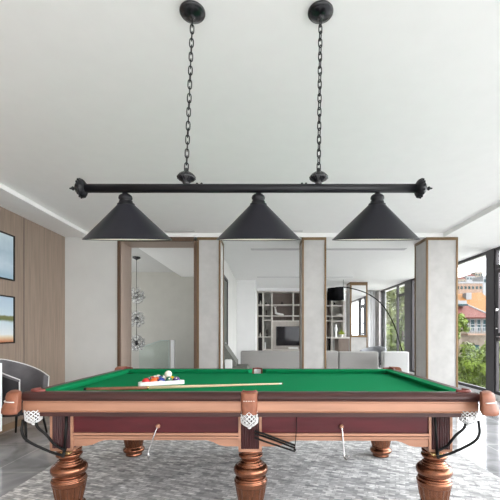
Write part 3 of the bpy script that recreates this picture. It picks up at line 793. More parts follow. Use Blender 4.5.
# ------------------------------------------------------------------ LEFT: pictures, armchair, white cabinet
for z0, z1, m, lab in ((1.885, 2.462, 'art_sky', 'upper black framed pale blue painting on the wood wall'), (1.09, 1.685, 'art_sea', 'lower black framed painting of water and shore on the wood wall')):
    t = thing('picture', lab, 'picture', (XL, 4.385, (z0+z1)/2), 0, 'paintings on the wood wall')
    h = (z1-z0)/2; w = 0.30; e = 0.016
    mb = MB(); mb.box(0.001, 0.03, -w, w, h-e, h); mb.box(0.001, 0.03, -w, w, -h, -h+e); mb.box(0.001, 0.03, -w, -w+e, -h+e, h-e); mb.box(0.001, 0.03, w-e, w, -h+e, h-e); mb.done('frame', M['blackrail'], t)
    mb = MB(); mb.box(0.004, 0.018, -w+e, w-e, -h+e, h-e); mb.done('canvas', M[m], t)
# barrel armchair
ch = thing('armchair', 'dark grey velvet barrel armchair with pale piping by the wood wall', 'armchair', (-2.875, 4.28, 0), 0)
face = math.radians(2)
def shell(r, th, n=30):
    mb = MB(); rows = []
    for k in range(n+1):
        a = face+PI - math.radians(118) + math.radians(236)*k/n
        dl = abs(a-(face+PI))/math.radians(118)
        top = 0.900 - 0.20*max(0, (dl-0.2)/0.8)**1.3
        bot = 0.30
        rr = r*(1-0.05*dl); flare = 1.06
        c, s = math.cos(a), math.sin(a); cy = 0.93
        sec = [(rr*0.92, bot), (rr, bot+0.10), (rr*flare, top-0.02), (rr*flare-0.012, top), (rr*flare-th+0.012, top), (rr*flare-th, top-0.02), (rr-th, bot+0.1), (rr*0.92-th, bot)]
        rows.append([mb.bm.verts.new((p*c, p*s*cy, z)) for p, z in sec])
    for A, B in zip(rows, rows[1:]):
        for j in range(8): f = mb.bm.faces.new((A[j], A[(j+1) % 8], B[(j+1) % 8], B[j])); f.smooth = True; f.material_index = 1 if j in (0, 1, 7) else 0
    mb.bm.faces.new(rows[0]); mb.bm.faces.new(rows[-1][::-1])
    return mb, rows
mb, rows = shell(0.35, 0.065)
edges = [[Vector(v.co) for v in rows[i]] for i in (0, -1)]; tops = [Vector(r[3].co)*0.5+Vector(r[4].co)*0.5 for r in rows]
mb.done('backrest', [M['velvet'], M['velvet_dark']], ch)
mb = MB(); mb.tube([edges[0][1]+Vector((0, 0, 0)), edges[0][2]] + [t+Vector((0, 0, 0.004)) for t in tops] + [edges[1][2], edges[1][1]], 0.007, 8); mb.done('piping', M['piping'], ch)
mb = MB(); mb.lathe([(0.25, 0.30), (0.275, 0.32), (0.28, 0.42), (0.262, 0.455), (0.2, 0.465), (0.001, 0.468)], 40); mb.done('seat', M['velvet_dark'], ch)
for a in (45, 135, 225, 315):
    c, s = math.cos(math.radians(a)), math.sin(math.radians(a))
    mb = MB(); mb.tube([(0.20*c, 0.20*s, 0.33), (0.27*c, 0.27*s, 0.0)], [0.017, 0.011], 10); mb.done('leg', M['blackrail'], ch)
# white cabinet at the picture's left border
wc = thing('cabinet', 'white lacquered cabinet at the far left in front of the armchair', 'cabinet', (-2.975, 3.62, 0), 0)
mb = MB(); mb.box(-0.20, 0.20, -0.02, 0.22, 0.19, 0.905, bev=0.004); mb.done('body', M['whitelac'], wc)
for sx in (-1, 1):
    dr = MB(); dr.box(sx*0.10-0.096, sx*0.10+0.096, -0.036, -0.021, 0.20, 0.895); dr = dr.done('door', M['whitelac'], wc)
    mb = MB(); mb.tube([(sx*0.03, -0.037, 0.62), (sx*0.03, -0.05, 0.62), (sx*0.03, -0.05, 0.50), (sx*0.03, -0.037, 0.50)], 0.005); mb.done('handle', M['chrome'], dr)
    for y in (0.03, 0.19):
        mb = MB(); mb.tube([(sx*0.16, y, 0.19), (sx*0.16, y, 0.0)], 0.016, 10); mb.done('leg', M['whitelac'], wc)

# ------------------------------------------------------------------ HALL: chandelier, glass balustrade
CD = 8.07
c0 = P(136.5, 257, CD)
chd = thing('chandelier', 'hanging chandelier of three clear glass bubble clusters in the hall', 'chandelier', (c0.x, CD, 2.90))
mb = MB(); mb.lathe([(0.085, 0), (0.085, -0.03), (0.075, -0.035), (0.02, -0.06), (0.01, -0.075)], 28); mb.done('canopy', M['dchrome'], chd)
zc = [EYE+(333-y)*CD/F-2.90 for y in (295.5, 319, 343)]
mb = MB(); mb.tube([(0, 0, -0.07), (0, 0, zc[2])], 0.006, 8); mb.done('cord', M['dchrome'], chd)
for k, z in enumerate(zc):
    mb = MB(); mb.ball((0, 0, z), 0.05, 16); rnd = random.Random(3+k); pts = []
    n = 22
    for i in range(n):
        t = (i+0.5)/n; ph = math.acos(1-2*t); th_ = PI*(1+5**0.5)*i+k
        pts.append(Vector((math.cos(th_)*math.sin(ph), math.sin(th_)*math.sin(ph), math.cos(ph)))*0.150)
    for p in pts: mb.tube([Vector((0, 0, z)), p+Vector((0, 0, z))], 0.0045, 5)
    cl_ = mb.done('cluster_hub', M['dchrome'], chd)
    mb = MB()
    for p in pts: mb.ball(p+Vector((0, 0, z)), 0.046, 14)
    mb.done('glass_bubbles', M['bubble'], cl_)
    mb = MB()
    for p in pts: mb.ball(p*0.95+Vector((0, 0, z)), 0.024, 8)
    mb.done('lamp_beads', M['ceramic'], cl_)
gb = thing('glass_balustrade', 'clear glass stair balustrade panel at the end of the hall', 'balustrade', (0, 8.6, 0))
def gp(px, py, d=8.6):
    p = P(px, py, d); return Vector((p.x, 0, p.z))
mb = MB(); mb.slab([gp(139, 372), gp(169, 372), gp(169, 340.5), gp(161, 340.5), gp(139, 348)], 0.014); mb.done('glass_panel', M['green_glass'], gb)
mb = MB(); mb.tube([gp(139, 348), gp(161, 340.5), gp(169, 340.5)], 0.010, 6); mb.tube([gp(169, 340.5), P(169, 384.8, 8.6)-Vector((0, 8.6, 0))], 0.010, 6); mb.done('glass_edge', M['glass_edge'], gb)
mb = MB(); a = gp(171, 340); b = gp(174.5, 340); mb.box(a.x, b.x, -0.03, 0.03, 0, a.z); mb.done('post', M['whitelac'], gb)
mb = MB(); a = gp(137, 372); b = gp(170, 372); mb.box(a.x, b.x, -0.04, 0.03, 0, a.z+0.02); mb.done('base_rail', M['whitelac'], gb)

# ------------------------------------------------------------------ LIVING ROOM
def sofa(x0, x1, y, label, m, h=0.85, depth=0.92, name='sofa', cat='sofa', arms=True, back_y=True):
    t = thing(name, label, cat, ((x0+x1)/2, y, 0)); w = (x1-x0)/2
    mb = MB(); mb.box(-w, w, 0, 0.20, 0.10, h, bev=0.03); mb.done('backrest', M[m], t)
    mb = MB(); mb.box(-w+0.01, w-0.01, 0.205, depth, 0.10, 0.30, bev=0.02); mb.done('base', M[m], t)
    aw = 0.16 if arms else 0.0
    if arms:
        for s in (-1, 1):
            mb = MB(); a, b = sorted((s*w, s*(w-aw))); mb.box(a+.001, b-.001, 0.205, depth, 0.305, 0.60, bev=0.03); mb.done('armrest', M[m], t)
    n = max(1, round((2*w-2*aw)/0.75)); cw_ = (2*w-2*aw)/n
    for k in range(n):
        mb = MB(); a = -w+aw+k*cw_; mb.box(a+0.004, a+cw_-0.004, 0.32, depth, 0.305, 0.45, bev=0.03); mb.done('seat_cushion', M[m], t)
    for sx in (-1, 1):
        for yy in (0.06, depth-0.08):
            mb = MB(); mb.tube([(sx*(w-0.08), yy, 0.10), (sx*(w-0.08), yy, 0)], 0.02, 8); mb.done('leg', M['blackrail'], t)
    return t
sofa(P(240.5, 351, 7.5).x, P(338.5, 351, 7.5).x, 7.5, 'long grey linen sofa seen from behind in the middle opening', 'sofa')
sofa(P(339.3, 352, 7.5).x, P(378.8, 352, 7.5).x, 7.5, 'shorter grey linen sofa seen from behind in front of the mirror pillar', 'sofa', h=0.835)
sofa(P(383.8, 351, 7.2).x, P(409.5, 351, 7.2).x, 7.2, 'white linen armchair seen from behind near the window pillar', 'sofa_light', h=0.85, name='armchair', cat='armchair', arms=False)
# olive lounge chair
lc = thing('lounge_chair', 'olive grey lounge chair with tall raked back left of the sofa', 'lounge chair', (P(231, 360, 7.0).x, 7.0, 0))
s7 = 7.0/F
def lp(px, py, y): return Vector(((px-231)*s7, y, EYE-(py-333)*s7))
mb = MB(); mb.slab([lp(222.5, 345, -0.28), lp(226, 345, -0.28), lp(237, 361, -0.28), lp(237, 365, -0.28), lp(228.5, 365, -0.28)], -0.58); mb.done('backrest', M['olive'], lc)
mb = MB(); mb.box(-0.02, 0.34, -0.29, 0.29, 0.46, 0.60, bev=0.03); mb.done('seat', M['olive'], lc)
for sx in (-0.02, 0.30):
    for sy in (-0.24, 0.24):
        mb = MB(); mb.tube([(sx+0.01, sy, 0.47), (sx, sy, 0)], [0.018, 0.012], 8); mb.done('leg', M['blackrail'], lc)
mb = MB(); mb.box(-0.085, 0.055, -0.36, -0.292, 0.56, 0.74, bev=0.03); o = mb.done('armrest', M['ceramic'], lc); o['label'] = 'white padded armrest'

# bookcase with TV niche
BD = 12.5
sB = BD/F
bk = thing('bookcase', 'wall length grey bookcase with niches around the television', 'bookcase', (0, BD, 0))
def bx_(px): return (px-CX)*sB
def bz_(py): return EYE-(py-CY)*sB
top = bz_(291)
mb = MB()
x0, x1 = bx_(257), bx_(347)
vert = [257, 262.8, 271.8, 293, 300.5, 325, 332, 343.5]
for v in (257.4, 263, 272, 301, 326, 332, 344): mb.box(bx_(v)-0.022, bx_(v)+0.022, 0.0, 0.45, 0, top)
mb.box(x0, x1, 0.0, 0.45, top-0.04, top)
mb.box(bx_(293.5)-0.02, bx_(293.5)+0.02, 0.005, 0.45, bz_(320.5), top-.04)
mb.done('frame', M['shelf_frame'], bk)
def back(pa, pb, m, za=None, zb=None):
    mb = MB(); mb.box(bx_(pa)+0.023, bx_(pb)-0.023, 0.43, 0.449, za if za is not None else 0.0, zb if zb is not None else top-0.04); mb.done('back_panel', M[m], bk)
back(257.4, 263, 'shelf_dark'); back(263, 272, 'shelf_grey'); back(272, 301, 'shelf_wood', bz_(320.5)); back(301, 326, 'shelf_wood'); back(326, 332, 'shelf_wood'); back(332, 344, 'shelf_grey')
mb = MB(); mb.box(bx_(272)+.023, bx_(301)-.023, 0.10, 0.449, 0.0, bz_(321.5)); mb.done('media_panel', M['panel_grey'], bk)
def shelf(pa, pb, py):
    mb = MB(); mb.box(bx_(pa)+0.0225, bx_(pb)-0.0225, 0.01, 0.43, bz_(py)-0.018, bz_(py)+0.018); mb.done('shelf', M['shelf_frame'], bk)
for pa, pb in ((257.4, 263), (263, 272)):
    for py in (304.8, 315.8, 337): shelf(pa, pb, py)
shelf(263, 272, 320)
for py in (304.8, 315.8, 321): shelf(272, 301, py)
for pa, pb in ((301, 326), (326, 332), (332, 344)):
    for py in (305.5, 316, 321): shelf(pa, pb, py)
# TV
tv = thing('television', 'black wall mounted television in the bookcase niche', 'television', (bx_(288.2), BD+0.10, bz_(336)))
w, h = 12.0*sB, 9.6*sB
mb = MB(); mb.box(-w, w, -0.04, -0.001, -h, h, bev=0.004); mb.done('casing', M['blackrail'], tv)
mb = MB(); mb.box(-w+0.012, w-0.012, -0.044, -0.0405, -h+0.014, h-0.012); mb.done('screen', M['screen'], tv)
mb = MB(); mb.box(bx_(288.5)-0.0, bx_(298)-0, 0.0, 0.16, 0, 0.055, bev=0.006)
sb = mb.done('soundbar', M['ceramic'], None, (0, BD-0.07, bz_(349)+0.001)); tag(sb, 'white soundbar on the console under the television', 'soundbar')
mb = MB(); mb.box(bx_(273), bx_(300.5), 0.0, 0.40, 0, bz_(349)); cn = mb.done('body', M['panel_grey'])
cn.location = (0, BD-0.40, 0)
ct2 = thing('media_console', 'low grey console under the television', 'console', (bx_(287), BD-0.40, 0)); cn.parent = ct2; cn.location = (-bx_(287), 0, 0)
for k in range(3):
    a = bx_(273)+k*(bx_(300.5)-bx_(273))/3-bx_(287); b = a+(bx_(300.5)-bx_(273))/3
    mb = MB(); mb.box(a+0.006, b-0.006, -0.014, -0.001, 0.06, bz_(349)-0.03); mb.done('drawer', M['panel_grey'], ct2)
# small ornaments on the shelves
def vase(px, py, h, r, m, label, style=0, cat='vase', name='vase', y=BD+0.2):
    prs = [[(r*.6, 0), (r, h*.3), (r*.95, h*.5), (r*.35, h*.8), (r*.45, h)], [(r*.8, 0), (r*.5, h*.15), (r*.25, h*.3), (r*.8, h*.55), (r*.9, h*.75), (r*.2, h)], [(r, 0), (r, h*.95), (r*.8, h)]]
    k = y/BD
    mb = MB(); mb.lathe([(q*k, z*k) for q, z in prs[style]], 18)
    s = y/F
    o = mb.done(name, M[m], None, ((px-CX)*s, y, EYE-(py-CY)*BD/F+0.0185)); return tag(o, label, cat, 'ornaments on the bookcase')
vase(260.4, 304.8, 0.13, 0.028, 'ceramic', 'slim white vase in the top dark niche', 0)
vase(266.5, 304.8, 0.09, 0.05, 'blackrail', 'small black bowl vase in the top grey niche', 0)
vase(266.5, 315.8, 0.20, 0.035, 'shelf_dark', 'dark figurine in the second grey niche', 1, 'figurine', 'figurine')
vase(260.3, 321.0-0.2, 0.0001+0.09, 0.05, 'ceramic', 'white jar in the dark niche beside the grey one', 2) if False else None
vase(260.3, 337, 0.12, 0.035, 'ceramic', 'white jar standing in the lower dark niche', 0)
vase(267, 337, 0.26, 0.045, 'shelf_dark', 'tall dark figurine in the lower grey niche', 1, 'figurine', 'figurine')
vase(282, 304.8, 0.10, 0.05, 'shelf_dark', 'dark teapot shaped ornament on the upper wood shelf', 0, 'ornament', 'ornament')
vase(334.5, 305.5, 0.10, 0.05, 'blackrail', 'black vase on the bookcase behind the drum lamp', 0)
vase(339, 316, 0.06, 0.10, 'ceramic', 'white bowl on the bookcase shelf right of the pillar', 2, 'bowl', 'bowl')
# white reclining sculpture
sp = MB(); q0 = 273.5
def q(px, py): return Vector(((px-273.5)*sB, 0, (315.8-py)*sB))
sp.tube([q(274.6, 308), q(275.0, 310.5), q(275.4, 313.5), q(278, 314.4), q(283.5, 315.0)], [0.025, 0.035, 0.045, 0.040, 0.022], 12)
sp.tube([q(274.6, 308.5), q(273.6, 306.8)], [0.02, 0.012], 8); sp.tube([q(274.8, 308.5), q(275.8, 306.6)], [0.02, 0.012], 8)
tag(sp.done('sculpture', M['ceramic'], None, ((273.5-CX)*sB+0.02, BD+0.18, bz_(315.8)+0.0215)), 'white low reclining sculpture on the wood shelf', 'sculpture')
# tall white book stack beside console
mb = MB(); mb.box(-0.02, 0.02, 0, 0.18, 0, 0.24)
tag(mb.done('book', M['ceramic'], None, (bx_(264.3)+0.03, BD+0.02, bz_(349.5))), 'white upright book in the lowest grey niche', 'book')
mb = MB(); mb.box(bx_(263)+0.0225, bx_(272)-0.0225, 0.01, 0.43, bz_(349.5)-0.03, bz_(349.5)-0.0005); mb.done('shelf', M['shelf_frame'], bk)

# walnut counter, fruit bowl, figurine, dark swivel chair
KD = 10.0; sK = KD/F
kc = thing('counter', 'walnut counter with a pale top in front of the bookcase', 'counter', ((341-CX)*sK, KD, 0))
cxk = kc.location.x
mb = MB(); mb.box((338.5-CX)*sK-cxk, (349-CX)*sK-cxk, 0, 0.55, 0, EYE-(338.5-CY)*sK, bev=0.004); mb.done('body', M['counter'], kc)
mb = MB(); mb.box((330-CX)*sK-cxk, (349.6-CX)*sK-cxk, -0.03, 0.58, EYE-(338.5-CY)*sK+.0005, EYE-(337-CY)*sK, bev=0.004); mb.done('top', M['shelf_frame'], kc)
mb = MB(); mb.tube([((331-CX)*sK-cxk, 0.28, 0), ((331-CX)*sK-cxk, 0.28, EYE-(338.5-CY)*sK)], 0.03, 10); mb.done('leg', M['blackrail'], kc)
ztop = EYE-(337-CY)*sK+0.001
pb_ = thing('potted_plant', 'yellow green leafy plant in a small pot on the walnut counter', 'plant', ((341.5-CX)*10.2/F, 10.2, ztop))
mb = MB(); mb.lathe([(0.035, 0), (0.05, 0.05), (0.052, 0.07), (0.046, 0.071)], 16); mb.done('pot', M['ceramic'], pb_)
mb = MB(); rnd = random.Random(5)
for k in range(60):
    d_ = Vector((rnd.gauss(0, 1), rnd.gauss(0, 1), abs(rnd.gauss(0, 1)))).normalized(); b = Vector((0, 0, 0.07)); t_ = b+d_*rnd.uniform(0.08, 0.15)
    s_ = d_.cross(Vector((0, 0, 1)));
    if s_.length < .01: continue
    s_ = s_.normalized()*0.02; mid = (b+t_)/2+Vector((0, 0, 0.01)); mb.quad(b, mid+s_, t_, mid-s_)
mb.done('leaves', M['fruit'], pb_)
mb = MB(); mb.lathe([(0.04, 0), (0.03, 0.03), (0.025, 0.10), (0.045, 0.20), (0.04, 0.26), (0.02, 0.29), (0.028, 0.33), (0.001, 0.36)], 20)
tag(mb.done('figurine', M['ceramic'], None, ((335.8-CX)*10.2/F, 10.2, ztop)), 'tall white figurine standing on the walnut counter', 'figurine')
def tub_chair(px, d, label, rot, m1, m2, s=1.0):
    t = thing('tub_chair', label, 'chair', ((px-CX)*d/F, d, 0), rot)
    mb = MB(); rows = []; n = 16
    for k in range(n+1):
        a = math.radians(-20+220*k/n); zz = 0.80-0.12*abs(k/n-0.5)*2
        sec = [(0.27, 0.40), (0.31, zz), (0.27, zz), (0.235, 0.42)]
        rows.append([mb.bm.verts.new((r*math.cos(a)*s, r*math.sin(a)*s, z*s)) for r, z in sec])
    for A, B in zip(rows, rows[1:]):
        for j in range(4): f = mb.bm.faces.new((A[j], A[(j+1) % 4], B[(j+1) % 4], B[j])); f.smooth = True
    mb.bm.faces.new(rows[0]); mb.bm.faces.new(rows[-1][::-1]); mb.done('backrest', M[m1], t)
    mb = MB(); mb.lathe([(0.22*s, 0.36*s), (0.235*s, 0.40*s), (0.22*s, 0.46*s), (0.001, 0.47*s)], 24); mb.done('seat', M[m2], t)
    for a in (45, 135, 225, 315):
        c, q_ = math.cos(math.radians(a)), math.sin(math.radians(a))
        mb = MB(); mb.tube([(0.15*c*s, 0.15*q_*s, 0.37*s), (0.23*c*s, 0.23*q_*s, 0)], 0.012, 8); mb.done('leg', M['blackrail'], t)
tub_chair(331, 9.2, 'dark rounded chair in front of the walnut counter', 0.9, 'velvet', 'velvet_dark')
tub_chair(373, 9.6, 'blue grey rounded chair beside the mirror pillar', -0.7, 'greyfab', 'velvet_dark', 1.1)
# arc lamp
AD = 8.75; sA = AD/F
al = thing('arc_floor_lamp', 'tall arc floor lamp with a black drum shade over the sofa', 'floor lamp', ((404-CX)*sA, AD, 0))
def ap_(px, py): return Vector(((px-404)*sA, 0, EYE-(py-CY)*sA))
mb = MB(); mb.lathe([(0.17, 0), (0.17, 0.05), (0.155, 0.06), (0.02, 0.062)], 32); mb.done('base', M['black'], al)
mb = MB(); mb.tube(smooth_path([Vector((0, 0, 0.05)), ap_(403.2, 356), ap_(400.5, 346), ap_(396, 330), ap_(391, 318.5), ap_(384, 307), ap_(376, 299), ap_(365, 292.5), ap_(352, 288.5), ap_(344, 287.2), ap_(335.5, 287.6)], 5), 0.013, 8); mb.done('pole', M['drum'], al)
mb = MB(); r_ = 8.3*sA; ca_ = ap_(335.5, 0); z1_, z0_ = EYE-(288.3-CY)*sA, EYE-(300-CY)*sA
mb.lathe([(r_*.96, z1_), (r_, z0_), (r_-0.006, z0_), (r_*.96-0.006, z1_)], 36, (ca_.x, 0, 0), cap=False)
mb.lathe([(r_*.95, z1_-.004), (0.001, z1_-.003)], 36, (ca_.x, 0, 0), cap=False)
mb.done('lamp_shade', M['drum'], al)
mb = MB(); mb.ball((ca_.x, 0, (z0_+z1_)/2), 0.05, 14); mb.tube([(ca_.x, 0, (z0_+z1_)/2+.04), (ca_.x, 0, z1_-.002)], 0.012, 8); mb.done('bulb', M['ceramic'], al)
# white wall sconce-like hanging lantern right of the drum shade
hl = thing('hanging_lantern', 'white lantern hanging right behind the black drum shade', 'lantern', ((343.3-CX)*10.6/F, 10.6, ZS))
sl = 10.6/F
mb = MB(); mb.tube([(0, 0, 0), (0, 0, EYE-(288-CY)*sl-ZS)], 0.006, 6); mb.done('cord', M['dchrome'], hl)
mb = MB(); a, b = EYE-(287.5-CY)*sl-ZS, EYE-(301-CY)*sl-ZS
mb.lathe([(0.03, a), (0.05, a-0.03), (0.058, (a+b)/2), (0.052, b+0.03), (0.02, b)], 20); mb.done('lantern_shade', M['ceramic'], hl)
# curtain in the far window corner
def curtain(x, y0, y1, m, label, n=9, amp=0.045):
    mb = MB(); pts = []
    N = n*8
    front = [(x+amp*math.sin(2*PI*k/8*1.0)*(0.8+0.2*math.sin(k)), y0+(y1-y0)*k/N) for k in range(N+1)]
    A = [[mb.bm.verts.new((p[0]+dx, p[1], z)) for p in front] for dx in (0, 0.006) for z in (0.02, 2.74)]
    for i in range(N):
        for a_, b_ in ((0, 1), (3, 2), (1, 3), (2, 0)):
            f = mb.bm.faces.new((A[a_][i], A[a_][i+1], A[b_][i+1], A[b_][i])); f.smooth = True
    t = mb.done('curtain', M[m]); return tag(t, label, 'curtain', 'living room curtains')
curtain(XR-0.16, 13.0, 13.36, 'curtain', 'grey drawn back curtain at the far end of the window wall', 5)
# far sheer panel covers the short wall beside the mirror pillar
def curtain_x(y, x0, x1, m, label, n=6, amp=0.04):
    mb = MB(); N = n*8
    front = [(x0+(x1-x0)*k/N, y+amp*math.sin(2*PI*k/8)) for k in range(N+1)]
    A = [[mb.bm.verts.new((p[0], p[1]+dy, z)) for p in front] for dy in (0, 0.006) for z in (0.02, 2.74)]
    for i in range(N):
        for a_, b_ in ((0, 1), (3, 2), (1, 3), (2, 0)):
            f = mb.bm.faces.new((A[a_][i], A[a_][i+1], A[b_][i+1], A[b_][i])); f.smooth = True
    t = mb.done('curtain', M[m]); return tag(t, label, 'curtain', 'living room curtains')
curtain_x(13.2, 3.1, 3.88, 'sheer', 'white sheer curtain hanging on the far wall beside the mirror pillar')

# ------------------------------------------------------------------ OUTSIDE
mb = MB(); mb.box(-60, 140, -60, 260, -6.6, -6.0)
struct(mb.done('ground', M['ground']), 'ground outside')
mb = MB(); mb.box(-14, 14, -20, Y0, -0.3, -0.02)  # unseen pale slab, added to bounce sun and sky onto the ceiling
struct(mb.done('bounce_floor', M['bounce_slab']), 'unseen pale slab added behind the room to bounce light')
mb = MB(); mb.box(XL-0.3, XR+0.3, Y0, 13.75, -6.0, -0.3)
struct(mb.done('wall_basement', M['concrete']), 'building wall below the floor slab')

def tree(px, py, d, r, label, leaf, nl=2600, zr=1.0, seed=1, size=0.16, group='trees outside the windows'):
    c = P(px, py, d); t = thing('tree', label, 'tree', (c.x, c.y, -6.0), 0, group); cz = c.z+6.0
    rnd = random.Random(seed)
    mb = MB(); mb.tube([(0, 0, 0), (0.1, 0.05, cz*0.5), (0, 0, cz+0.2*r)], [0.16, 0.12, 0.05], 8)
    for k in range(6):
        a = rnd.uniform(0, 2*PI); mb.tube([(0.05, 0.03, cz-0.6*r), (0.6*r*math.cos(a), 0.6*r*math.sin(a), cz+rnd.uniform(-0.3, 0.6)*r*zr)], [0.06, 0.02], 6)
    mb.done('trunk', M['bark'], t)
    mb = MB(); clumps = []
    for k in range(26):
        v = Vector((rnd.gauss(0, 1), rnd.gauss(0, 1), rnd.gauss(0, 1))).normalized()*r*rnd.uniform(0.35, 0.85)
        clumps.append((Vector((v.x, v.y, v.z*zr+cz)), r*rnd.uniform(0.22, 0.40)))
    for k in range(nl):
        cc, cr = clumps[k % len(clumps)]
        n = Vector((rnd.gauss(0, 1), rnd.gauss(0, 1), rnd.gauss(0, 1))).normalized()
        p = cc+n*cr*rnd.uniform(0.55, 1.05)
        up = (n+Vector((rnd.uniform(-.6, .6), rnd.uniform(-.6, .6), rnd.uniform(0, .9)))).normalized()
        u = up.cross(Vector((rnd.gauss(0, 1), rnd.gauss(0, 1), rnd.gauss(0, 1)))).normalized(); v = up.cross(u)
        s = size*rnd.uniform(0.6, 1.3)
        mb.quad(p-u*s, p-v*s*0.45, p+u*s, p+v*s*0.45)
    mb.done('foliage', M[leaf], t)
    return t
tree(470, 369, 12.6, 1.15, 'bright green tree low outside the window right of the wide pillar', 'leaf_a', 9000, 0.75, 1, 0.065)
tree(486, 366, 15.5, 1.1, 'deep green tree standing right below the red roofed house', 'leaf_a', 7000, 0.75, 8, 0.08)
tree(458, 325, 21.0, 0.68, 'green tree beside the left end of the red roofed house', 'leaf_a', 2600, 1.3, 2, 0.09)
tree(505, 366, 10.6, 0.85, 'bushy tree behind the opening window at the right edge', 'leaf_a', 3600, 0.9, 3, 0.10)
tree(386, 320, 20.0, 1.9, 'tall yellow green tree outside the living room window', 'leaf_c', 6000, 1.35, 4, 0.13)
tree(396, 292, 27.5, 2.1, 'taller pale tree crown behind the living room window post', 'leaf_c', 4000, 1.2, 5, 0.15)
tree(403, 336, 15.4, 1.05, 'green tree low outside the narrow living room window', 'leaf_a', 4000, 1.2, 6, 0.11)

# red roofed house
def house_red():
    D = 30.0
    t = thing('house', 'cream house with red tiled hip roof and balcony outside the window', 'house', (P(462, 333, D).x, D, -6.0))
    X0, Z0 = t.location.x, -6.0
    def hp(px, py, dy=0.0):
        p = P(px, py, D+dy) if False else P(px, py, D); return Vector((p.x-X0, dy, p.z-Z0))
    mb = MB(); a, b = hp(428, 320), hp(489, 317.8); mb.box(a.x, b.x, 0.0, 7.0, 0, b.z); mb.done('wall', M['cream'], t)
    ea, eb, ap = hp(424, 317.5, -0.5), hp(491, 317.5, -0.5), hp(453, 287.5, 2.8)
    ec, ed = Vector((eb.x, 7.5, eb.z)), Vector((ea.x, 7.5, ea.z)); ap2 = Vector((ap.x-0.4, 4.2, ap.z))
    mb = MB(); mb.slab([ea, eb, ap], 0.12); mb.slab([eb, ec, ap2, ap], 0.12); mb.slab([ec, ed, ap2], 0.12); mb.slab([ed, ea, ap, ap2], 0.12); rf = mb.done('roof', M['tile_red'], t)
    mb = MB(); mb.tube([ap, eb], 0.09, 6); mb.tube([ap, ea], 0.09, 6); mb.done('hip_cap', M['bwhite'], rf)
    mb = MB(); c = hp(463, 303, 1.0); mb.box(c.x-0.42, c.x+0.42, 0.2, 1.2, c.z-0.20, c.z+0.22); dm = mb.done('dormer', M['bwhite'], rf)
    mb = MB(); mb.box(c.x-0.3, c.x+0.5, 0.14, 0.2, c.z-0.20, c.z-0.08); mb.done('dormer_shadow', M['pane'], dm)  # dark strip standing in for the shadow below the dormer
    for p0, p1 in ((463.5, 468.5), (469.8, 475.0), (476.2, 481.0), (482, 486.5)):
        a, b = hp(p0, 319, -0.01), hp(p1, 331.5, -0.01); e = 0.06
        mb = MB(); mb.box(a.x, b.x, -0.05, -0.001, b.z, b.z+e); mb.box(a.x, b.x, -0.05, -0.001, a.z-e, a.z); mb.box(a.x, a.x+e, -0.05, -0.001, b.z+e, a.z-e); mb.box(b.x-e, b.x, -0.05, -0.001, b.z+e, a.z-e); mb.box(a.x+e, b.x-e, -0.04, -0.001, (a.z*.55+b.z*.45)-.03, (a.z*.55+b.z*.45)+.03)
        wf = mb.done('window', M['bwhite'], t)
        mb = MB(); mb.box(a.x+e, b.x-e, -0.02, -0.003, b.z+e, a.z-e); mb.done('pane', M['pane'], wf)
    # balcony
    a, b = hp(461, 333.5), hp(488, 333.5)
    mb = MB(); mb.box(a.x, b.x, -1.0, -0.001, a.z-0.14, a.z); bl = mb.done('balcony_slab', M['peach'], t)
    mb = MB(); top = a.z+0.52
    mb.box(a.x, b.x, -1.0, -0.95, top-0.05, top)
    k = a.x
    while k < b.x: mb.box(k, k+0.04, -0.99, -0.96, a.z, top-.05); k += 0.13
    mb.done('balcony_railing', M['bwhite'], bl)
    for p0, p1 in ((468, 472), (474, 479)):
        a, b = hp(p0, 345), hp(p1, 352); mb = MB(); mb.box(a.x, b.x, -0.04, -0.001, b.z, a.z); mb.done('window', M['pane'], t)
house_red()
def house_orange():
    D = 38.0; t = thing('house', 'peach building with a big orange tiled roof behind the red roof', 'house', (P(475, 333, D).x, D, -6.0))
    X0, Z0 = t.location.x, -6.0
    def hp(px, py, dy=0.0): p = P(px, py, D); return Vector((p.x-X0, dy, p.z-Z0))
    a, b = hp(440, 318), hp(505, 318); mb = MB(); mb.box(a.x, b.x, 0.3, 9, 0, a.z-0.2); mb.done('wall', M['peach'], t)
    mb = MB(); mb.slab([hp(438, 318, -0.4), hp(507, 318, -0.4), hp(507, 287.5, 4.5), hp(450, 291.5, 4.5)], 0.15); mb.slab([hp(507, 318, 9.4), hp(438, 318, 9.4), hp(450, 291.5, 4.55), hp(507, 287.5, 4.55)], 0.15); mb.done('roof', M['tile_orange'], t)
    c = hp(484.5, 293, 3.5); mb = MB(); mb.box(c.x-0.25, c.x+0.35, 3.0, 3.8, c.z-1.0, c.z+0.35); mb.done('chimney', M['bwhite'], t)
house_orange()
def block(px0, px1, py, D, m, label, nwin, roofm=None):
    t = thing('house', label, 'house', (P((px0+px1)/2, 333, D).x, D, -6.0), 0, 'houses on the hillside'); s = D/F
    w = (px1-px0)/2*s; h = EYE-(py-CY)*s+6
    mb = MB(); mb.box(-w, w, 0, 2.2*w, 0, h); mb.done('wall', M[m], t)
    mb = MB()
    if roofm: mb.prism([(-w*1.08, h+.01), (w*1.08, h+.01), (0, h+0.5*w)], 'y', -0.1*w, 2.3*w)
    else: mb.box(-w*1.04, w*1.04, -0.04*w, 2.24*w, h+.001, h+0.25)
    mb.done('roof', M[roofm or 'bwhite'], t)
    for k in range(nwin):
        a = -w+2*w*(k+0.25)/nwin; mb = MB(); mb.box(a, a+w/nwin, -0.05, -0.002, h-1.1*w/nwin-0.5, h-0.4); mb.done('window', M['pane'], t)
block(456, 482.5, 283.5, 52, 'peach', 'long peach building above the orange roof', 7)
block(483, 500, 277, 62, 'bwhite', 'grey white block beside the window post', 4)
block(457, 466, 279, 80, 'cream', 'cream house low on the hillside at left', 3, 'tile_red')
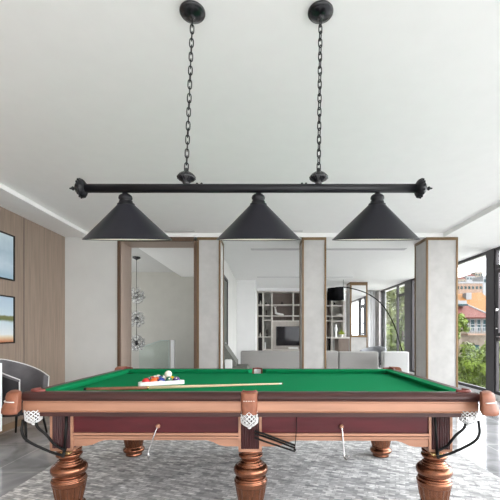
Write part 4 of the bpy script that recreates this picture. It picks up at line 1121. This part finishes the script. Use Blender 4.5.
block(466.5, 475, 276, 95, 'bwhite', 'white house in the middle of the hillside', 3, 'tile_red')
block(475.5, 483, 272.5, 105, 'cream', 'cream house highest on the hillside', 3)
# hill
mb = MB(); hx0, hx1, N, K = 20.0, 150.0, 40, 10; rnd = random.Random(9); g = []
for i in range(N+1):
    row = []
    for j in range(K+1):
        x = hx0+(hx1-hx0)*i/N; y = 100+70*j/K
        hh = (5+12*min(1, max(0, (x-45)/35))+1.4*math.sin(x*.35)+rnd.uniform(-.7, .7))*math.sin(PI*min(1, (j/K)*1.3+0.02) if j/K*1.3 < 0.5 else PI/2)
        row.append(mb.bm.verts.new((x, y, -6+6*min(1, j/K*3)+hh)))
    g.append(row)
for i in range(N):
    for j in range(K): mb.bm.faces.new((g[i][j], g[i+1][j], g[i+1][j+1], g[i][j+1]))
o = mb.done('hill', M['hill']); struct(o, 'scrubby green hill in the distance')

# ------------------------------------------------------------------ WORLD, LIGHT, CAMERA
W = bpy.data.worlds.new('overcast_sky'); S.world = W; W.use_nodes = True
nt = W.node_tree; n = nt.nodes; l = nt.links
bg = n['Background']
tc = n.new('ShaderNodeTexCoord'); sep = n.new('ShaderNodeSeparateXYZ'); l.new(tc.outputs['Generated'], sep.inputs[0])
ns = n.new('ShaderNodeTexNoise'); ns.inputs['Scale'].default_value = 3.0; ns.inputs['Detail'].default_value = 6; l.new(tc.outputs['Generated'], ns.inputs['Vector'])
cr = n.new('ShaderNodeValToRGB'); cr.color_ramp.elements[0].position = 0.40; cr.color_ramp.elements[1].position = 0.62
cr.color_ramp.elements[0].color = (0.90, 0.945, 1.0, 1); cr.color_ramp.elements[1].color = (1.0, 0.99, 0.98, 1)
l.new(ns.outputs['Fac'], cr.inputs['Fac']); l.new(cr.outputs['Color'], bg.inputs['Color'])
# thin overcast, brightest towards the window side of the house
mr = n.new('ShaderNodeMapRange'); mr.inputs['From Min'].default_value = -0.1; mr.inputs['From Max'].default_value = 1.0
mr.inputs['To Min'].default_value = 1.0; mr.inputs['To Max'].default_value = 9.5
l.new(sep.outputs['X'], mr.inputs['Value']); l.new(mr.outputs['Result'], bg.inputs['Strength'])

sun = bpy.data.lights.new('sun', 'SUN'); sun.energy = 3.6; sun.angle = math.radians(4); sun.color = (1.0, 0.985, 0.965)
so = bpy.data.objects.new('sun', sun); C.objects.link(so)
so.rotation_euler = Vector((0.18, 1.0, -0.95)).to_track_quat('-Z', 'Y').to_euler()
cam = bpy.data.cameras.new('camera'); co = bpy.data.objects.new('camera', cam); C.objects.link(co)
co.location = (0, 0, EYE); co.rotation_euler = (PI/2, 0, 0)
cam.sensor_width = 36; cam.lens = F/500*36; cam.shift_x = -(CX-250)/500; cam.shift_y = (CY-250)/500
cam.clip_start = 0.05; cam.clip_end = 600
S.camera = co
vs = S.view_settings
S.display_settings.display_device = 'sRGB'
vs.view_transform = 'Standard'; vs.look = 'None'; vs.exposure = 0.36; vs.gamma = 1.0; vs.use_curve_mapping = False
try:
    S.cycles.max_bounces = 14; S.cycles.diffuse_bounces = 8; S.cycles.transparent_max_bounces = 24; S.cycles.use_denoising = True
    S.cycles.caustics_reflective = False; S.cycles.caustics_refractive = False
except Exception: pass
